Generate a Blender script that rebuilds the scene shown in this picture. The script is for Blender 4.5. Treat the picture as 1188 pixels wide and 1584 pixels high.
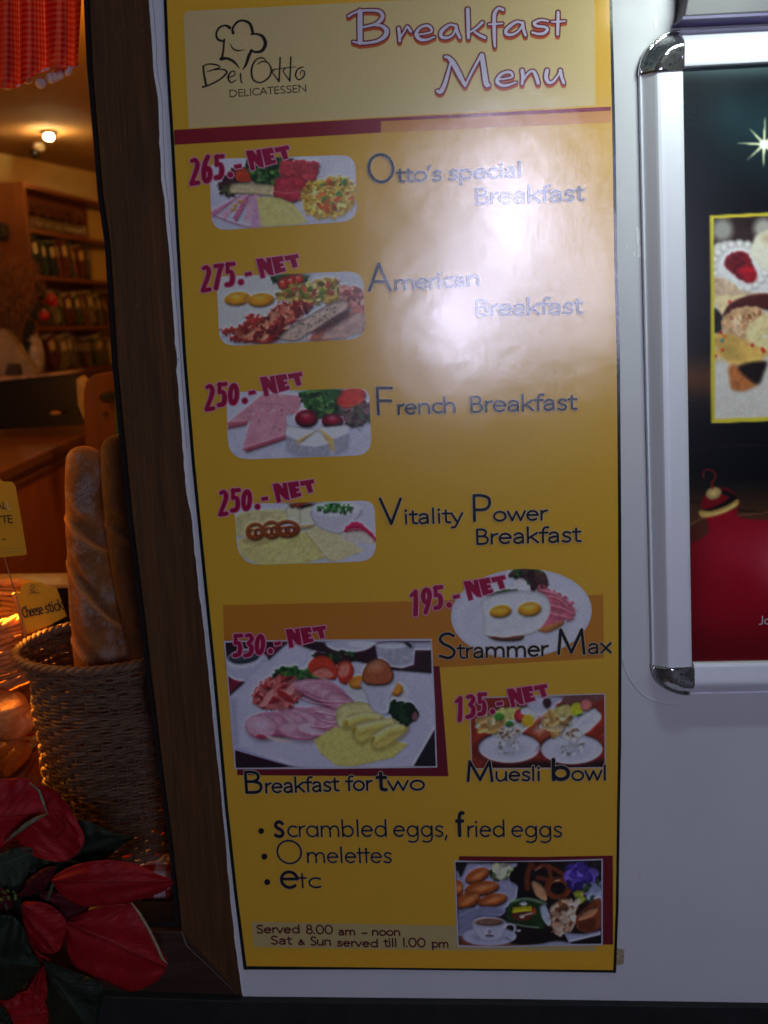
import bpy, math, random
import numpy as np
random.seed(7); rng = np.random.default_rng(7)
for o in list(bpy.data.objects): bpy.data.objects.remove(o)
SC = bpy.context.scene; COL = SC.collection
R_ = math.radians

# ------------------------------------------------------------ camera
FPX = 1540.0; CX, CY = 594.0, 792.0                 # focal length and centre for a 1188 x 1584 frame
CAM = np.array([0.0, -1.42, 1.65])
_n = lambda v: v / np.linalg.norm(v)
RX = _n(np.array([24000.0, -977.0, FPX]))           # world X seen by the camera (right, down, forward)
DN = np.array([230.0, 8078.0, FPX]); DN = _n(DN - RX * DN.dot(RX))   # world down
FW = np.cross(RX, DN)                               # world Y
M = np.array([RX, FW, -DN])                         # camera (r,d,f) -> world
cd = bpy.data.cameras.new('camera'); cam = bpy.data.objects.new('camera', cd); COL.objects.link(cam)
from mathutils import Matrix, Vector
_r = M @ np.array([1, 0, 0]); _u = M @ np.array([0, -1, 0]); _b = M @ np.array([0, 0, -1])
cam.matrix_world = Matrix([[_r[i], _u[i], _b[i], CAM[i]] for i in range(3)] + [[0, 0, 0, 1]])
cd.sensor_fit = 'VERTICAL'; cd.sensor_height = 36.0; cd.lens = 36.0 * FPX / 1584.0
cd.clip_start = 0.02; cd.clip_end = 400
cd.dof.use_dof = True; cd.dof.focus_distance = 1.47; cd.dof.aperture_fstop = 3.6
SC.camera = cam

# ------------------------------------------------------------ sky, sun, exposure (dusk)
w = bpy.data.worlds.new('World'); SC.world = w; w.use_nodes = True
nt = w.node_tree; bg = nt.nodes['Background']
sk = nt.nodes.new('ShaderNodeTexSky'); sk.sky_type = 'NISHITA'; sk.sun_disc = False
sk.sun_elevation = R_(2.0); sk.sun_rotation = R_(200)
nt.links.new(sk.outputs[0], bg.inputs[0]); bg.inputs[1].default_value = 0.07
sd = bpy.data.lights.new('sun', 'SUN'); sd.energy = 0.02; sd.angle = R_(12); sd.color = (1, .85, .75)
so = bpy.data.objects.new('sun', sd); COL.objects.link(so); so.location = (0, -20, 10)
so.rotation_euler = (R_(88), 0, R_(-20))
SC.render.engine = 'CYCLES'; SC.cycles.use_denoising = True; SC.cycles.caustics_reflective = False; SC.cycles.caustics_refractive = False; SC.cycles.sample_clamp_indirect = 3
SC.view_settings.view_transform = 'Standard'; SC.view_settings.look = 'None'
SC.view_settings.exposure = 0.0; SC.view_settings.gamma = 1.0; SC.view_settings.use_curve_mapping = False

GLARE = 25.0; SIGNLAMP = 2.3; INNER = .9; HEAT = 85.0      # strengths of the assumed lit windows, the sign lamp, the shop spot and fill lights and the assumed bread lamp

# ------------------------------------------------------------ pixel of the photograph -> point on a plane of the place
def P(px, py, Y=0.0):
    px = np.asarray(px, float); py = np.asarray(py, float)
    d = np.stack([(px - CX) / FPX, (py - CY) / FPX, np.ones_like(px + py)], -1) @ M.T
    t = (Y - CAM[1]) / d[..., 1]
    return CAM + d * t[..., None]
def PT(px, py, Y=0.0): return Vector(P(px, py, Y))
def up_at(x): return (-1.23e-4 * (995 - x), -1.0)    # photo direction of a vertical line on the wall

# ------------------------------------------------------------ object helpers
def lin(c):
    c = np.asarray(c, float) / 255.0
    return np.where(c <= .04045, c / 12.92, ((c + .055) / 1.055) ** 2.4)
def tag(o, label=None, cat=None, group=None, kind=None):
    if label: o['label'] = label
    if cat: o['category'] = cat
    if group: o['group'] = group
    if kind: o['kind'] = kind
    return o
def thing(name, loc, label, cat, group=None):
    o = bpy.data.objects.new(name, None); COL.objects.link(o); o.location = Vector(loc); o.empty_display_size = .02
    return tag(o, label, cat, group)
def wloc(o):
    v = Vector((0, 0, 0))
    while o: v = v + o.location; o = o.parent
    return v
def mesh_obj(name, V, F, mat, parent=None, smooth=False, loc=None, color=None, uv=None):
    V = np.asarray(V, float)
    if parent is not None: off = np.array(wloc(parent)); l = Vector((0, 0, 0))
    else:
        off = np.array(loc if loc is not None else V.mean(0)); l = Vector(off)
    me = bpy.data.meshes.new(name)
    V = V - off
    if isinstance(F, np.ndarray):
        n, k = F.shape
        me.vertices.add(len(V)); me.vertices.foreach_set('co', V.astype(np.float32).ravel())
        me.loops.add(n * k); me.loops.foreach_set('vertex_index', F.astype(np.int32).ravel())
        me.polygons.add(n); me.polygons.foreach_set('loop_start', np.arange(0, n * k, k, dtype=np.int32))
        me.update(calc_edges=True)
    else:
        me.from_pydata([tuple(v) for v in V], [], F)
    me.validate(); me.update()
    if smooth: me.polygons.foreach_set('use_smooth', [True] * len(me.polygons))
    if color is not None:
        ca = me.color_attributes.new('print', 'FLOAT_COLOR', 'POINT')
        c4 = np.ones((len(V), 4), np.float32); c4[:, :3] = color
        ca.data.foreach_set('color', c4.ravel())
    if uv is not None:
        ul = me.uv_layers.new(name='UVMap'); li = np.empty(len(me.loops), np.int32); me.loops.foreach_get('vertex_index', li)
        ul.data.foreach_set('uv', np.asarray(uv, np.float32)[li].ravel())
    if mat is not None: me.materials.append(mat)
    o = bpy.data.objects.new(name, me); COL.objects.link(o); o.location = l
    if parent is not None: o.parent = parent
    return o
class MB:
    def __init__(s): s.v = []; s.f = []; s.c = []; s.u = []
    def add(s, V, F, c=None, u=None):
        b = len(s.v); s.v += [tuple(x) for x in V]; s.f += [tuple(i + b for i in f) for f in F]
        if c is not None: s.c += [tuple(c)] * len(V) if np.ndim(c) == 1 else [tuple(x) for x in c]
        if u is not None: s.u += [tuple(x) for x in u]
    def box(s, a, b, c=None):
        x0, y0, z0 = a; x1, y1, z1 = b
        s.add([(x0,y0,z0),(x1,y0,z0),(x1,y1,z0),(x0,y1,z0),(x0,y0,z1),(x1,y0,z1),(x1,y1,z1),(x0,y1,z1)],
              [(0,3,2,1),(4,5,6,7),(0,1,5,4),(1,2,6,5),(2,3,7,6),(3,0,4,7)], c)
    def obox(s, o, a, b, c_, col=None):   # origin and three edge vectors
        o, a, b, c_ = map(np.array, (o, a, b, c_))
        s.add([o, o+a, o+a+b, o+b, o+c_, o+a+c_, o+a+b+c_, o+b+c_], [(0,3,2,1),(4,5,6,7),(0,1,5,4),(1,2,6,5),(2,3,7,6),(3,0,4,7)], col)
    def prism(s, poly, yf, yb, c=None):   # polygon in the photograph, front plane yf, back plane yb
        n = len(poly); A = P([p[0] for p in poly], [p[1] for p in poly], yf); B = A.copy(); B[:, 1] = yb
        s.add(list(A) + list(B), [tuple(range(n)), tuple(range(2*n-1, n-1, -1))] + [(i, i+n, (i+1) % n + n, (i+1) % n) for i in range(n)], c)
    def tube(s, pts, r, k=6, closed=False, c=None, caps=True, flat=1.0):
        pts = [np.array(p, float) for p in pts]; n = len(pts); V = []
        rr = r if np.ndim(r) else [r] * n
        for i, p in enumerate(pts):
            a = pts[(i-1) % n] if closed or i else p; b = pts[(i+1) % n] if closed or i < n-1 else p
            t = _n(b - a + 1e-12); ref = np.array([0, 0, 1.0]) if abs(t[2]) < .9 else np.array([0, 1.0, 0])
            x = _n(np.cross(t, ref)); y = np.cross(x, t)
            for j in range(k):
                q = 2 * math.pi * j / k; V.append(p + rr[i] * (x * math.cos(q) + y * math.sin(q) * flat))
        F = []
        for i in range(n if closed else n - 1):
            for j in range(k):
                F.append((i*k+j, i*k+(j+1) % k, ((i+1) % n)*k+(j+1) % k, ((i+1) % n)*k+j))
        if caps and not closed: F += [tuple(range(k-1, -1, -1)), tuple((n-1)*k+j for j in range(k))]
        s.add(V, F, c)
    def lathe(s, prof, cen, k=24, c=None, ax='z'):
        V = []; n = len(prof)
        for r, h in prof:
            for j in range(k):
                q = 2*math.pi*j/k
                d = (r*math.cos(q), r*math.sin(q), h) if ax == 'z' else (r*math.cos(q), h, r*math.sin(q))
                V.append(np.array(cen) + np.array(d))
        F = [(i*k+j, i*k+(j+1) % k, (i+1)*k+(j+1) % k, (i+1)*k+j) for i in range(n-1) for j in range(k)]
        F += [tuple(range(k-1, -1, -1)), tuple((n-1)*k+j for j in range(k))]
        s.add(V, F, c)
    def build(s, name, mat, parent=None, smooth=False, loc=None):
        return mesh_obj(name, s.v, s.f, mat, parent, smooth, loc, np.array(s.c) if s.c and len(s.c) == len(s.v) else None, np.array(s.u) if s.u and len(s.u) == len(s.v) else None)
def bevel(o, wd, seg=2):
    m = o.modifiers.new('bevel', 'BEVEL'); m.width = wd; m.segments = seg; m.limit_method = 'ANGLE'; m.angle_limit = R_(35)
    return o
def copy_tree(o, parent=None):
    c = o.copy(); COL.objects.link(c); c.parent = parent
    for ch in list(o.children): copy_tree(ch, c)
    return c

# ------------------------------------------------------------ materials
class Mat:
    def __init__(s, name, col=(.5,.5,.5), rough=.6, metal=0, ior=1.45, **kw):
        s.m = bpy.data.materials.new(name); s.m.use_nodes = True; s.t = s.m.node_tree; s.b = s.t.nodes['Principled BSDF']
        s.b.inputs['Base Color'].default_value = (*col, 1); s.b.inputs['Roughness'].default_value = rough
        s.b.inputs['Metallic'].default_value = metal; s.b.inputs['IOR'].default_value = ior
        for k, v in kw.items(): s.b.inputs[k.replace('_', ' ')].default_value = v
    def n(s, t, **kw):
        nd = s.t.nodes.new('ShaderNode' + t)
        for k, v in kw.items():
            if hasattr(nd, k): setattr(nd, k, v)
            else: nd.inputs[k.replace('_', ' ')].default_value = v
        return nd
    def l(s, a, b): s.t.links.new(a, b)
    def coord(s, kind='Position', scale=(1, 1, 1), rot=(0, 0, 0)):
        src = s.n('NewGeometry').outputs['Position'] if kind == 'Position' else s.n('TexCoord').outputs[kind]
        mp = s.n('Mapping'); mp.inputs['Scale'].default_value = scale; mp.inputs['Rotation'].default_value = rot
        s.l(src, mp.inputs['Vector']); return mp.outputs[0]
    def noise(s, vec, scale, detail=4, rough=.55, dist=0):
        nd = s.n('TexNoise'); nd.inputs['Scale'].default_value = scale; nd.inputs['Detail'].default_value = detail
        nd.inputs['Roughness'].default_value = rough; nd.inputs['Distortion'].default_value = dist
        s.l(vec, nd.inputs['Vector']); return nd.outputs['Fac']
    def ramp(s, fac, stops):
        r = s.n('ValToRGB'); e = r.color_ramp.elements
        while len(e) < len(stops): e.new(.5)
        for el, (p, c) in zip(e, stops): el.position = p; el.color = (*c, 1) if len(c) == 3 else c
        s.l(fac, r.inputs[0]); return r.outputs[0]
    def mix(s, fac, a, b, mode='MIX'):
        m = s.n('Mix', data_type='RGBA', blend_type=mode)
        for sock, v in ((m.inputs[0], fac), (m.inputs[6], a), (m.inputs[7], b)):
            if isinstance(v, (int, float)): sock.default_value = v
            elif isinstance(v, tuple): sock.default_value = (*v, 1)
            else: s.l(v, sock)
        return m.outputs[2]
    def bump(s, h, strength=.3, dist=.001, prev=None):
        b = s.n('Bump'); b.inputs['Strength'].default_value = strength; b.inputs['Distance'].default_value = dist
        s.l(h, b.inputs['Height'])
        if prev is not None: s.l(prev, b.inputs['Normal'])
        return b.outputs[0]
    def base(s, x): s.l(x, s.b.inputs['Base Color'])
    def rough(s, x): s.l(x, s.b.inputs['Roughness'])
    def norm(s, x): s.l(x, s.b.inputs['Normal'])
def grey(v): return (v, v, v)
MT = {}
FILM_ROUGH = .17
def film(m, fine=.05, wave=1.0):
    p = m.coord()
    b1 = m.bump(m.noise(p, 6.5, 3, .5), 1.0, .0011 * wave)
    # embossed laminate: every tiny facet tilts its own way and glints
    out = b1
    for sc, k in ((640, .011),):
        vo = m.n('TexVoronoi'); vo.inputs['Scale'].default_value = sc; m.l(p, vo.inputs['Vector'])
        sb = m.n('VectorMath', operation='SUBTRACT'); m.l(vo.outputs['Color'], sb.inputs[0]); sb.inputs[1].default_value = (.5, .5, .5)
        ml = m.n('VectorMath', operation='MULTIPLY_ADD'); m.l(sb.outputs[0], ml.inputs[0]); ml.inputs[1].default_value = (k, k, k); m.l(out, ml.inputs[2])
        nm = m.n('VectorMath', operation='NORMALIZE'); m.l(ml.outputs[0], nm.inputs[0]); out = nm.outputs[0]
    m.norm(out)
    m.l(m.ramp(m.noise(p, 640, 2, .75), [(.32, grey(.30)), (.50, grey(.48)), (.70, grey(.80))]), m.b.inputs['Specular IOR Level'])
def laminate(name, srgb=None):
    if name in MT: return MT[name]
    m = Mat('laminated_print_' + name, rough=FILM_ROUGH, ior=1.85)
    p = m.coord()
    if srgb is None:
        a = m.n('Attribute', attribute_name='print'); c = a.outputs['Color']
    else:
        c = m.n('RGB'); c.outputs[0].default_value = (*lin(srgb), 1); c = c.outputs[0]
    c = m.mix(m.ramp(m.noise(p, 900, 3, .7), [(.25, grey(.86)), (.75, grey(1.0))]), (0, 0, 0), c, 'MIX') if False else m.mix(1.0, c, m.ramp(m.noise(p, 850, 2, .7), [(.3, grey(.88)), (.7, grey(1.0))]), 'MULTIPLY')
    m.base(c); film(m); MT[name] = m.m
    return m.m

def m_wall():
    m = Mat('white_wall_paint', rough=.38, ior=1.5); p = m.coord()
    c = m.ramp(m.noise(p, 3.2, 5, .6), [(.3, (.70, .70, .70)), (.7, (.79, .79, .785))])
    st = m.ramp(m.noise(m.coord(scale=(20, 20, 7)), 1.0, 6, .72), [(.62, grey(0)), (.80, grey(.42))])
    c = m.mix(st, c, (.55, .47, .33))
    sp = m.ramp(m.noise(p, 75, 3, .6), [(.72, grey(0)), (.76, grey(.55))])
    c = m.mix(sp, c, (.42, .40, .38)); c = m.mix(1.0, c, m.ramp(m.noise(p, 800, 2, .7), [(.3, grey(.90)), (.7, grey(1.0))]), 'MULTIPLY'); c = m.mix(1.0, c, (.97, .975, 1.0), 'MULTIPLY'); m.base(c)
    m.rough(m.ramp(m.noise(p, 14, 4), [(.3, grey(.33)), (.7, grey(.46))]))
    m.norm(m.bump(m.noise(p, 260, 3), .5, .0002, m.bump(m.noise(p, 6, 3), .6, .003))); return m.m
def m_wood(name, c1, c2, scale=1.0, rough=.5, vertical=True, bump=.35, wear=None):
    m = Mat(name, rough=rough, ior=1.3); s = (60, 60, 2.2) if vertical else (2.2, 60, 60)
    p = m.coord(scale=tuple(a * scale for a in s)); n1 = m.noise(p, 1.0, 6, .65, .6)
    n2 = m.noise(m.coord(scale=tuple(a * scale * 4 for a in s)), 1.0, 4, .6)
    c = m.ramp(n1, [(.28, c1), (.72, c2)])
    c = m.mix(.5, c, m.ramp(n2, [(.3, tuple(x * .6 for x in c1)), (.7, c2)]))
    if wear: c = m.mix(m.ramp(m.noise(m.coord(scale=(30, 30, 8)), 4.0, 6, .75), [(.61, grey(0)), (.72, grey(.35))]), c, wear)
    m.base(c); m.rough(m.ramp(n2, [(.2, grey(rough - .1)), (.8, grey(rough + .12))]))
    m.norm(m.bump(n2, bump, .0008)); return m.m
def m_simple(name, col, rough=.6, metal=0, noise=40, var=.15, bump=.0003, **kw):
    m = Mat(name, rough=rough, metal=metal, **kw); p = m.coord()
    m.base(m.ramp(m.noise(p, noise, 4), [(.3, tuple(x * (1 - var) for x in col)), (.7, tuple(min(1, x * (1 + var)) for x in col))]))
    if bump: m.norm(m.bump(m.noise(p, noise * 3, 3), .6, bump))
    return m.m
def m_attr(name, rough=.6, noise=300, bump=.0004, **kw):
    m = Mat(name, rough=rough, **kw); a = m.n('Attribute', attribute_name='print'); p = m.coord()
    m.base(m.mix(1.0, a.outputs['Color'], m.ramp(m.noise(p, noise, 4, .7), [(.3, grey(.72)), (.7, grey(1.0))]), 'MULTIPLY'))
    m.norm(m.bump(m.noise(p, noise, 4, .6), .8, bump)); return m.m
def m_emit(name, col, strength):
    m = bpy.data.materials.new(name); m.use_nodes = True; b = m.node_tree.nodes['Principled BSDF']
    if 'bulb' in name or 'tube' in name: m.cycles.emission_sampling = 'NONE'
    b.inputs['Base Color'].default_value = (.02, .02, .02, 1)
    b.inputs['Emission Color'].default_value = (*col, 1); b.inputs['Emission Strength'].default_value = strength; return m
def m_gingham(name, c_red, c_white, freq, trans=0.0):
    m = Mat(name, rough=.85); uv = m.n('TexCoord').outputs['UV']; sp = m.n('SeparateXYZ'); m.l(uv, sp.inputs[0])
    def band(o):
        a = m.n('Math', operation='MULTIPLY'); m.l(o, a.inputs[0]); a.inputs[1].default_value = freq
        b = m.n('Math', operation='FRACT'); m.l(a.outputs[0], b.inputs[0])
        return m.ramp(b.outputs[0], [(.0, grey(0)), (.47, grey(0)), (.53, grey(1)), (1, grey(1))])
    s = m.mix(.5, band(sp.outputs[0]), band(sp.outputs[1]))
    c = m.ramp(s, [(0, c_red), (.25, c_red), (.5, tuple((a + b) / 2 for a, b in zip(c_red, c_white))), (.75, c_white)])
    th = m.noise(m.coord(scale=(1, 1, 1)), 1500, 2)
    m.base(c); m.norm(m.bump(th, .5, .0003))
    if trans:
        t = m.n('BsdfTranslucent'); m.l(c, t.inputs[0]); mx = m.n('MixShader'); mx.inputs[0].default_value = trans
        out = m.t.nodes['Material Output']; m.l(m.b.outputs[0], mx.inputs[1]); m.l(t.outputs[0], mx.inputs[2]); m.l(mx.outputs[0], out.inputs[0])
    return m.m
def m_pane():
    m = Mat('window_glass'); t = m.n('BsdfTransparent'); t.inputs[0].default_value = (.93, .95, .94, 1)
    g = m.n('BsdfGlossy'); g.inputs['Roughness'].default_value = .04; f = m.n('Fresnel'); f.inputs[0].default_value = 1.5
    mx = m.n('MixShader'); m.l(f.outputs[0], mx.inputs[0]); m.l(t.outputs[0], mx.inputs[1]); m.l(g.outputs[0], mx.inputs[2])
    d = m.n('BsdfDiffuse'); d.inputs[0].default_value = (.6, .55, .5, 1); mx2 = m.n('MixShader')
    m.l(m.ramp(m.noise(m.coord(), 170, 2, .5), [(.76, grey(0)), (.80, grey(.5))]), mx2.inputs[0])
    m.l(mx.outputs[0], mx2.inputs[1]); m.l(d.outputs[0], mx2.inputs[2])
    m.l(mx2.outputs[0], m.t.nodes['Material Output'].inputs[0]); return m.m
def m_leaf(name, c1, c2, vein, rough=.6):
    m = Mat(name, rough=rough, ior=1.35); uv = m.n('TexCoord').outputs['UV']; sp = m.n('SeparateXYZ'); m.l(uv, sp.inputs[0])
    # side veins run forwards from the midrib: bands in (u - |v|*k)
    av = m.n('Math', operation='ABSOLUTE'); m.l(sp.outputs[1], av.inputs[0])
    k = m.n('Math', operation='MULTIPLY'); m.l(av.outputs[0], k.inputs[0]); k.inputs[1].default_value = .32
    d = m.n('Math', operation='SUBTRACT'); m.l(sp.outputs[0], d.inputs[0]); m.l(k.outputs[0], d.inputs[1])
    f = m.n('Math', operation='MULTIPLY'); m.l(d.outputs[0], f.inputs[0]); f.inputs[1].default_value = 9.0
    nz = m.n('Math', operation='ADD'); m.l(f.outputs[0], nz.inputs[0]); m.l(m.noise(m.coord(), 30, 2), nz.inputs[1])
    fr = m.n('Math', operation='PINGPONG'); m.l(nz.outputs[0], fr.inputs[0]); fr.inputs[1].default_value = .5
    side = m.ramp(fr.outputs[0], [(0, grey(1)), (.10, grey(0))])
    mid = m.ramp(av.outputs[0], [(0, grey(1)), (.035, grey(.9)), (.07, grey(0))])
    vv = m.mix(.55, mid, side, 'ADD')
    c = m.ramp(m.noise(m.coord(), 28, 5, .65), [(.3, c1), (.7, c2)])
    c = m.mix(1.0, c, m.ramp(m.noise(m.coord(), 420, 3, .7), [(.3, grey(.7)), (.7, grey(1))]), 'MULTIPLY')
    m.base(m.mix(m.mix(.5, (0, 0, 0), vv), c, vein))
    m.norm(m.bump(vv, .8, .0012, m.bump(m.noise(m.coord(), 160, 4), .6, .0008)))
    return m.m

# ------------------------------------------------------------ 2-D shapes as clean meshes: a signed field in photo pixels, contoured
def catmull(pts, per=8, closed=False):
    pts = [tuple(p) for p in pts]
    if len(pts) < 3 and not closed: return pts
    A = np.array(pts, float); n = len(A); out = []
    rngi = range(n) if closed else range(n - 1)
    for i in rngi:
        p0 = A[(i-1) % n] if closed or i > 0 else 2*A[0]-A[1]; p1 = A[i]; p2 = A[(i+1) % n]
        p3 = A[(i+2) % n] if closed or i < n-2 else 2*A[-1]-A[-2]
        for j in range(per):
            t = j / per
            out.append(.5*((2*p1)+(-p0+p2)*t+(2*p0-5*p1+4*p2-p3)*t*t+(-p0+3*p1-3*p2+p3)*t**3))
    if not closed: out.append(A[-1])
    return out
class Field:
    def __init__(s, x0, y0, x1, y1, h=.45):
        s.x0, s.y0, s.h = x0, y0, h; s.nx = int((x1-x0)/h)+2; s.ny = int((y1-y0)/h)+2
        s.F = np.full((s.ny, s.nx), -50.0)
        s.X = x0+np.arange(s.nx)*h; s.Yy = y0+np.arange(s.ny)*h
    def _win(s, xa, xb, ya, yb):
        i0 = max(0, int((xa-s.x0)/s.h)-1); i1 = min(s.nx, int((xb-s.x0)/s.h)+3)
        j0 = max(0, int((ya-s.y0)/s.h)-1); j1 = min(s.ny, int((yb-s.y0)/s.h)+3)
        return i0, i1, j0, j1
    def stroke(s, pts, pad=5):            # pts: (x, y, width)
        for a, b in zip(pts[:-1], pts[1:]):
            ra, rb = a[2]/2, b[2]/2; m = max(ra, rb)+pad
            i0, i1, j0, j1 = s._win(min(a[0], b[0])-m, max(a[0], b[0])+m, min(a[1], b[1])-m, max(a[1], b[1])+m)
            if i1 <= i0 or j1 <= j0: continue
            X, Yg = np.meshgrid(s.X[i0:i1], s.Yy[j0:j1]); dx, dy = b[0]-a[0], b[1]-a[1]; L = dx*dx+dy*dy+1e-9
            t = np.clip(((X-a[0])*dx+(Yg-a[1])*dy)/L, 0, 1)
            f = ra+(rb-ra)*t-np.hypot(X-a[0]-t*dx, Yg-a[1]-t*dy)
            s.F[j0:j1, i0:i1] = np.maximum(s.F[j0:j1, i0:i1], f)
    def poly(s, pts, pad=5):
        A = np.array(pts, float); lo = A.min(0)-pad; hi = A.max(0)+pad
        i0, i1, j0, j1 = s._win(lo[0], hi[0], lo[1], hi[1]); X, Yg = np.meshgrid(s.X[i0:i1], s.Yy[j0:j1])
        D = np.full(X.shape, 1e9); ins = np.zeros(X.shape, bool)
        for k in range(len(A)):
            a, b = A[k], A[(k+1) % len(A)]; dx, dy = b-a; L = dx*dx+dy*dy+1e-9
            t = np.clip(((X-a[0])*dx+(Yg-a[1])*dy)/L, 0, 1); D = np.minimum(D, np.hypot(X-a[0]-t*dx, Yg-a[1]-t*dy))
            c = ((a[1] > Yg) != (b[1] > Yg)); xx = a[0]+(Yg-a[1])*dx/(dy if abs(dy) > 1e-9 else 1e-9); ins ^= c & (X < xx)
        s.F[j0:j1, i0:i1] = np.maximum(s.F[j0:j1, i0:i1], np.where(ins, D, -D))
    def mesh(s, level=0.0, shift=(0, 0)):
        F = s.F-level; V = []; faces = []; cache = {}
        ins = F > 0; c = ins[:-1, :-1].astype(int)+ins[:-1, 1:]+ins[1:, 1:]+ins[1:, :-1]
        X, Yg = s.X+shift[0], s.Yy+shift[1]
        def vid(k, x, y):
            r = cache.get(k)
            if r is None: r = len(V); cache[k] = r; V.append((x, y))
            return r
        for j in range(s.ny-1):
            row = c[j]; full = np.flatnonzero(row == 4)
            if len(full):
                cuts = np.flatnonzero(np.diff(full) > 1); st = np.r_[full[0], full[cuts+1]]; en = np.r_[full[cuts], full[-1]]
                for a, b in zip(st, en):
                    faces.append((vid((0, j, a), X[a], Yg[j]), vid((0, j+1, a), X[a], Yg[j+1]), vid((0, j+1, b+1), X[b+1], Yg[j+1]), vid((0, j, b+1), X[b+1], Yg[j])))
            for i in np.flatnonzero((row > 0) & (row < 4)):
                cs = [(j, i), (j+1, i), (j+1, i+1), (j, i+1)]; poly = []
                for q in range(4):
                    p, r = cs[q], cs[(q+1) % 4]; fp, fr = F[p], F[r]
                    if fp > 0: poly.append(vid((0, p[0], p[1]), X[p[1]], Yg[p[0]]))
                    if (fp > 0) != (fr > 0):
                        t = fp/(fp-fr); e = (1,)+tuple(sorted((p, r)))
                        poly.append(vid(e, X[p[1]]+(X[r[1]]-X[p[1]])*t, Yg[p[0]]+(Yg[r[0]]-Yg[p[0]])*t))
                if len(poly) > 2: faces.append(tuple(poly))
        return V, faces
LAYER = .00016
def put(name, V2, faces, mat, parent, layer, base=-.0022):
    A = np.array(V2); V = P(A[:, 0], A[:, 1], base - LAYER*layer)
    return mesh_obj(name, V, faces, mat, parent)
def flat_poly(name, pts, mat, parent, layer, base=-.0022):
    # plain convex-ish print area
    A = np.array(pts, float); V = P(A[:, 0], A[:, 1], base - LAYER*layer)
    return mesh_obj(name, V, [tuple(range(len(A)-1, -1, -1))], mat, parent)

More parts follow.
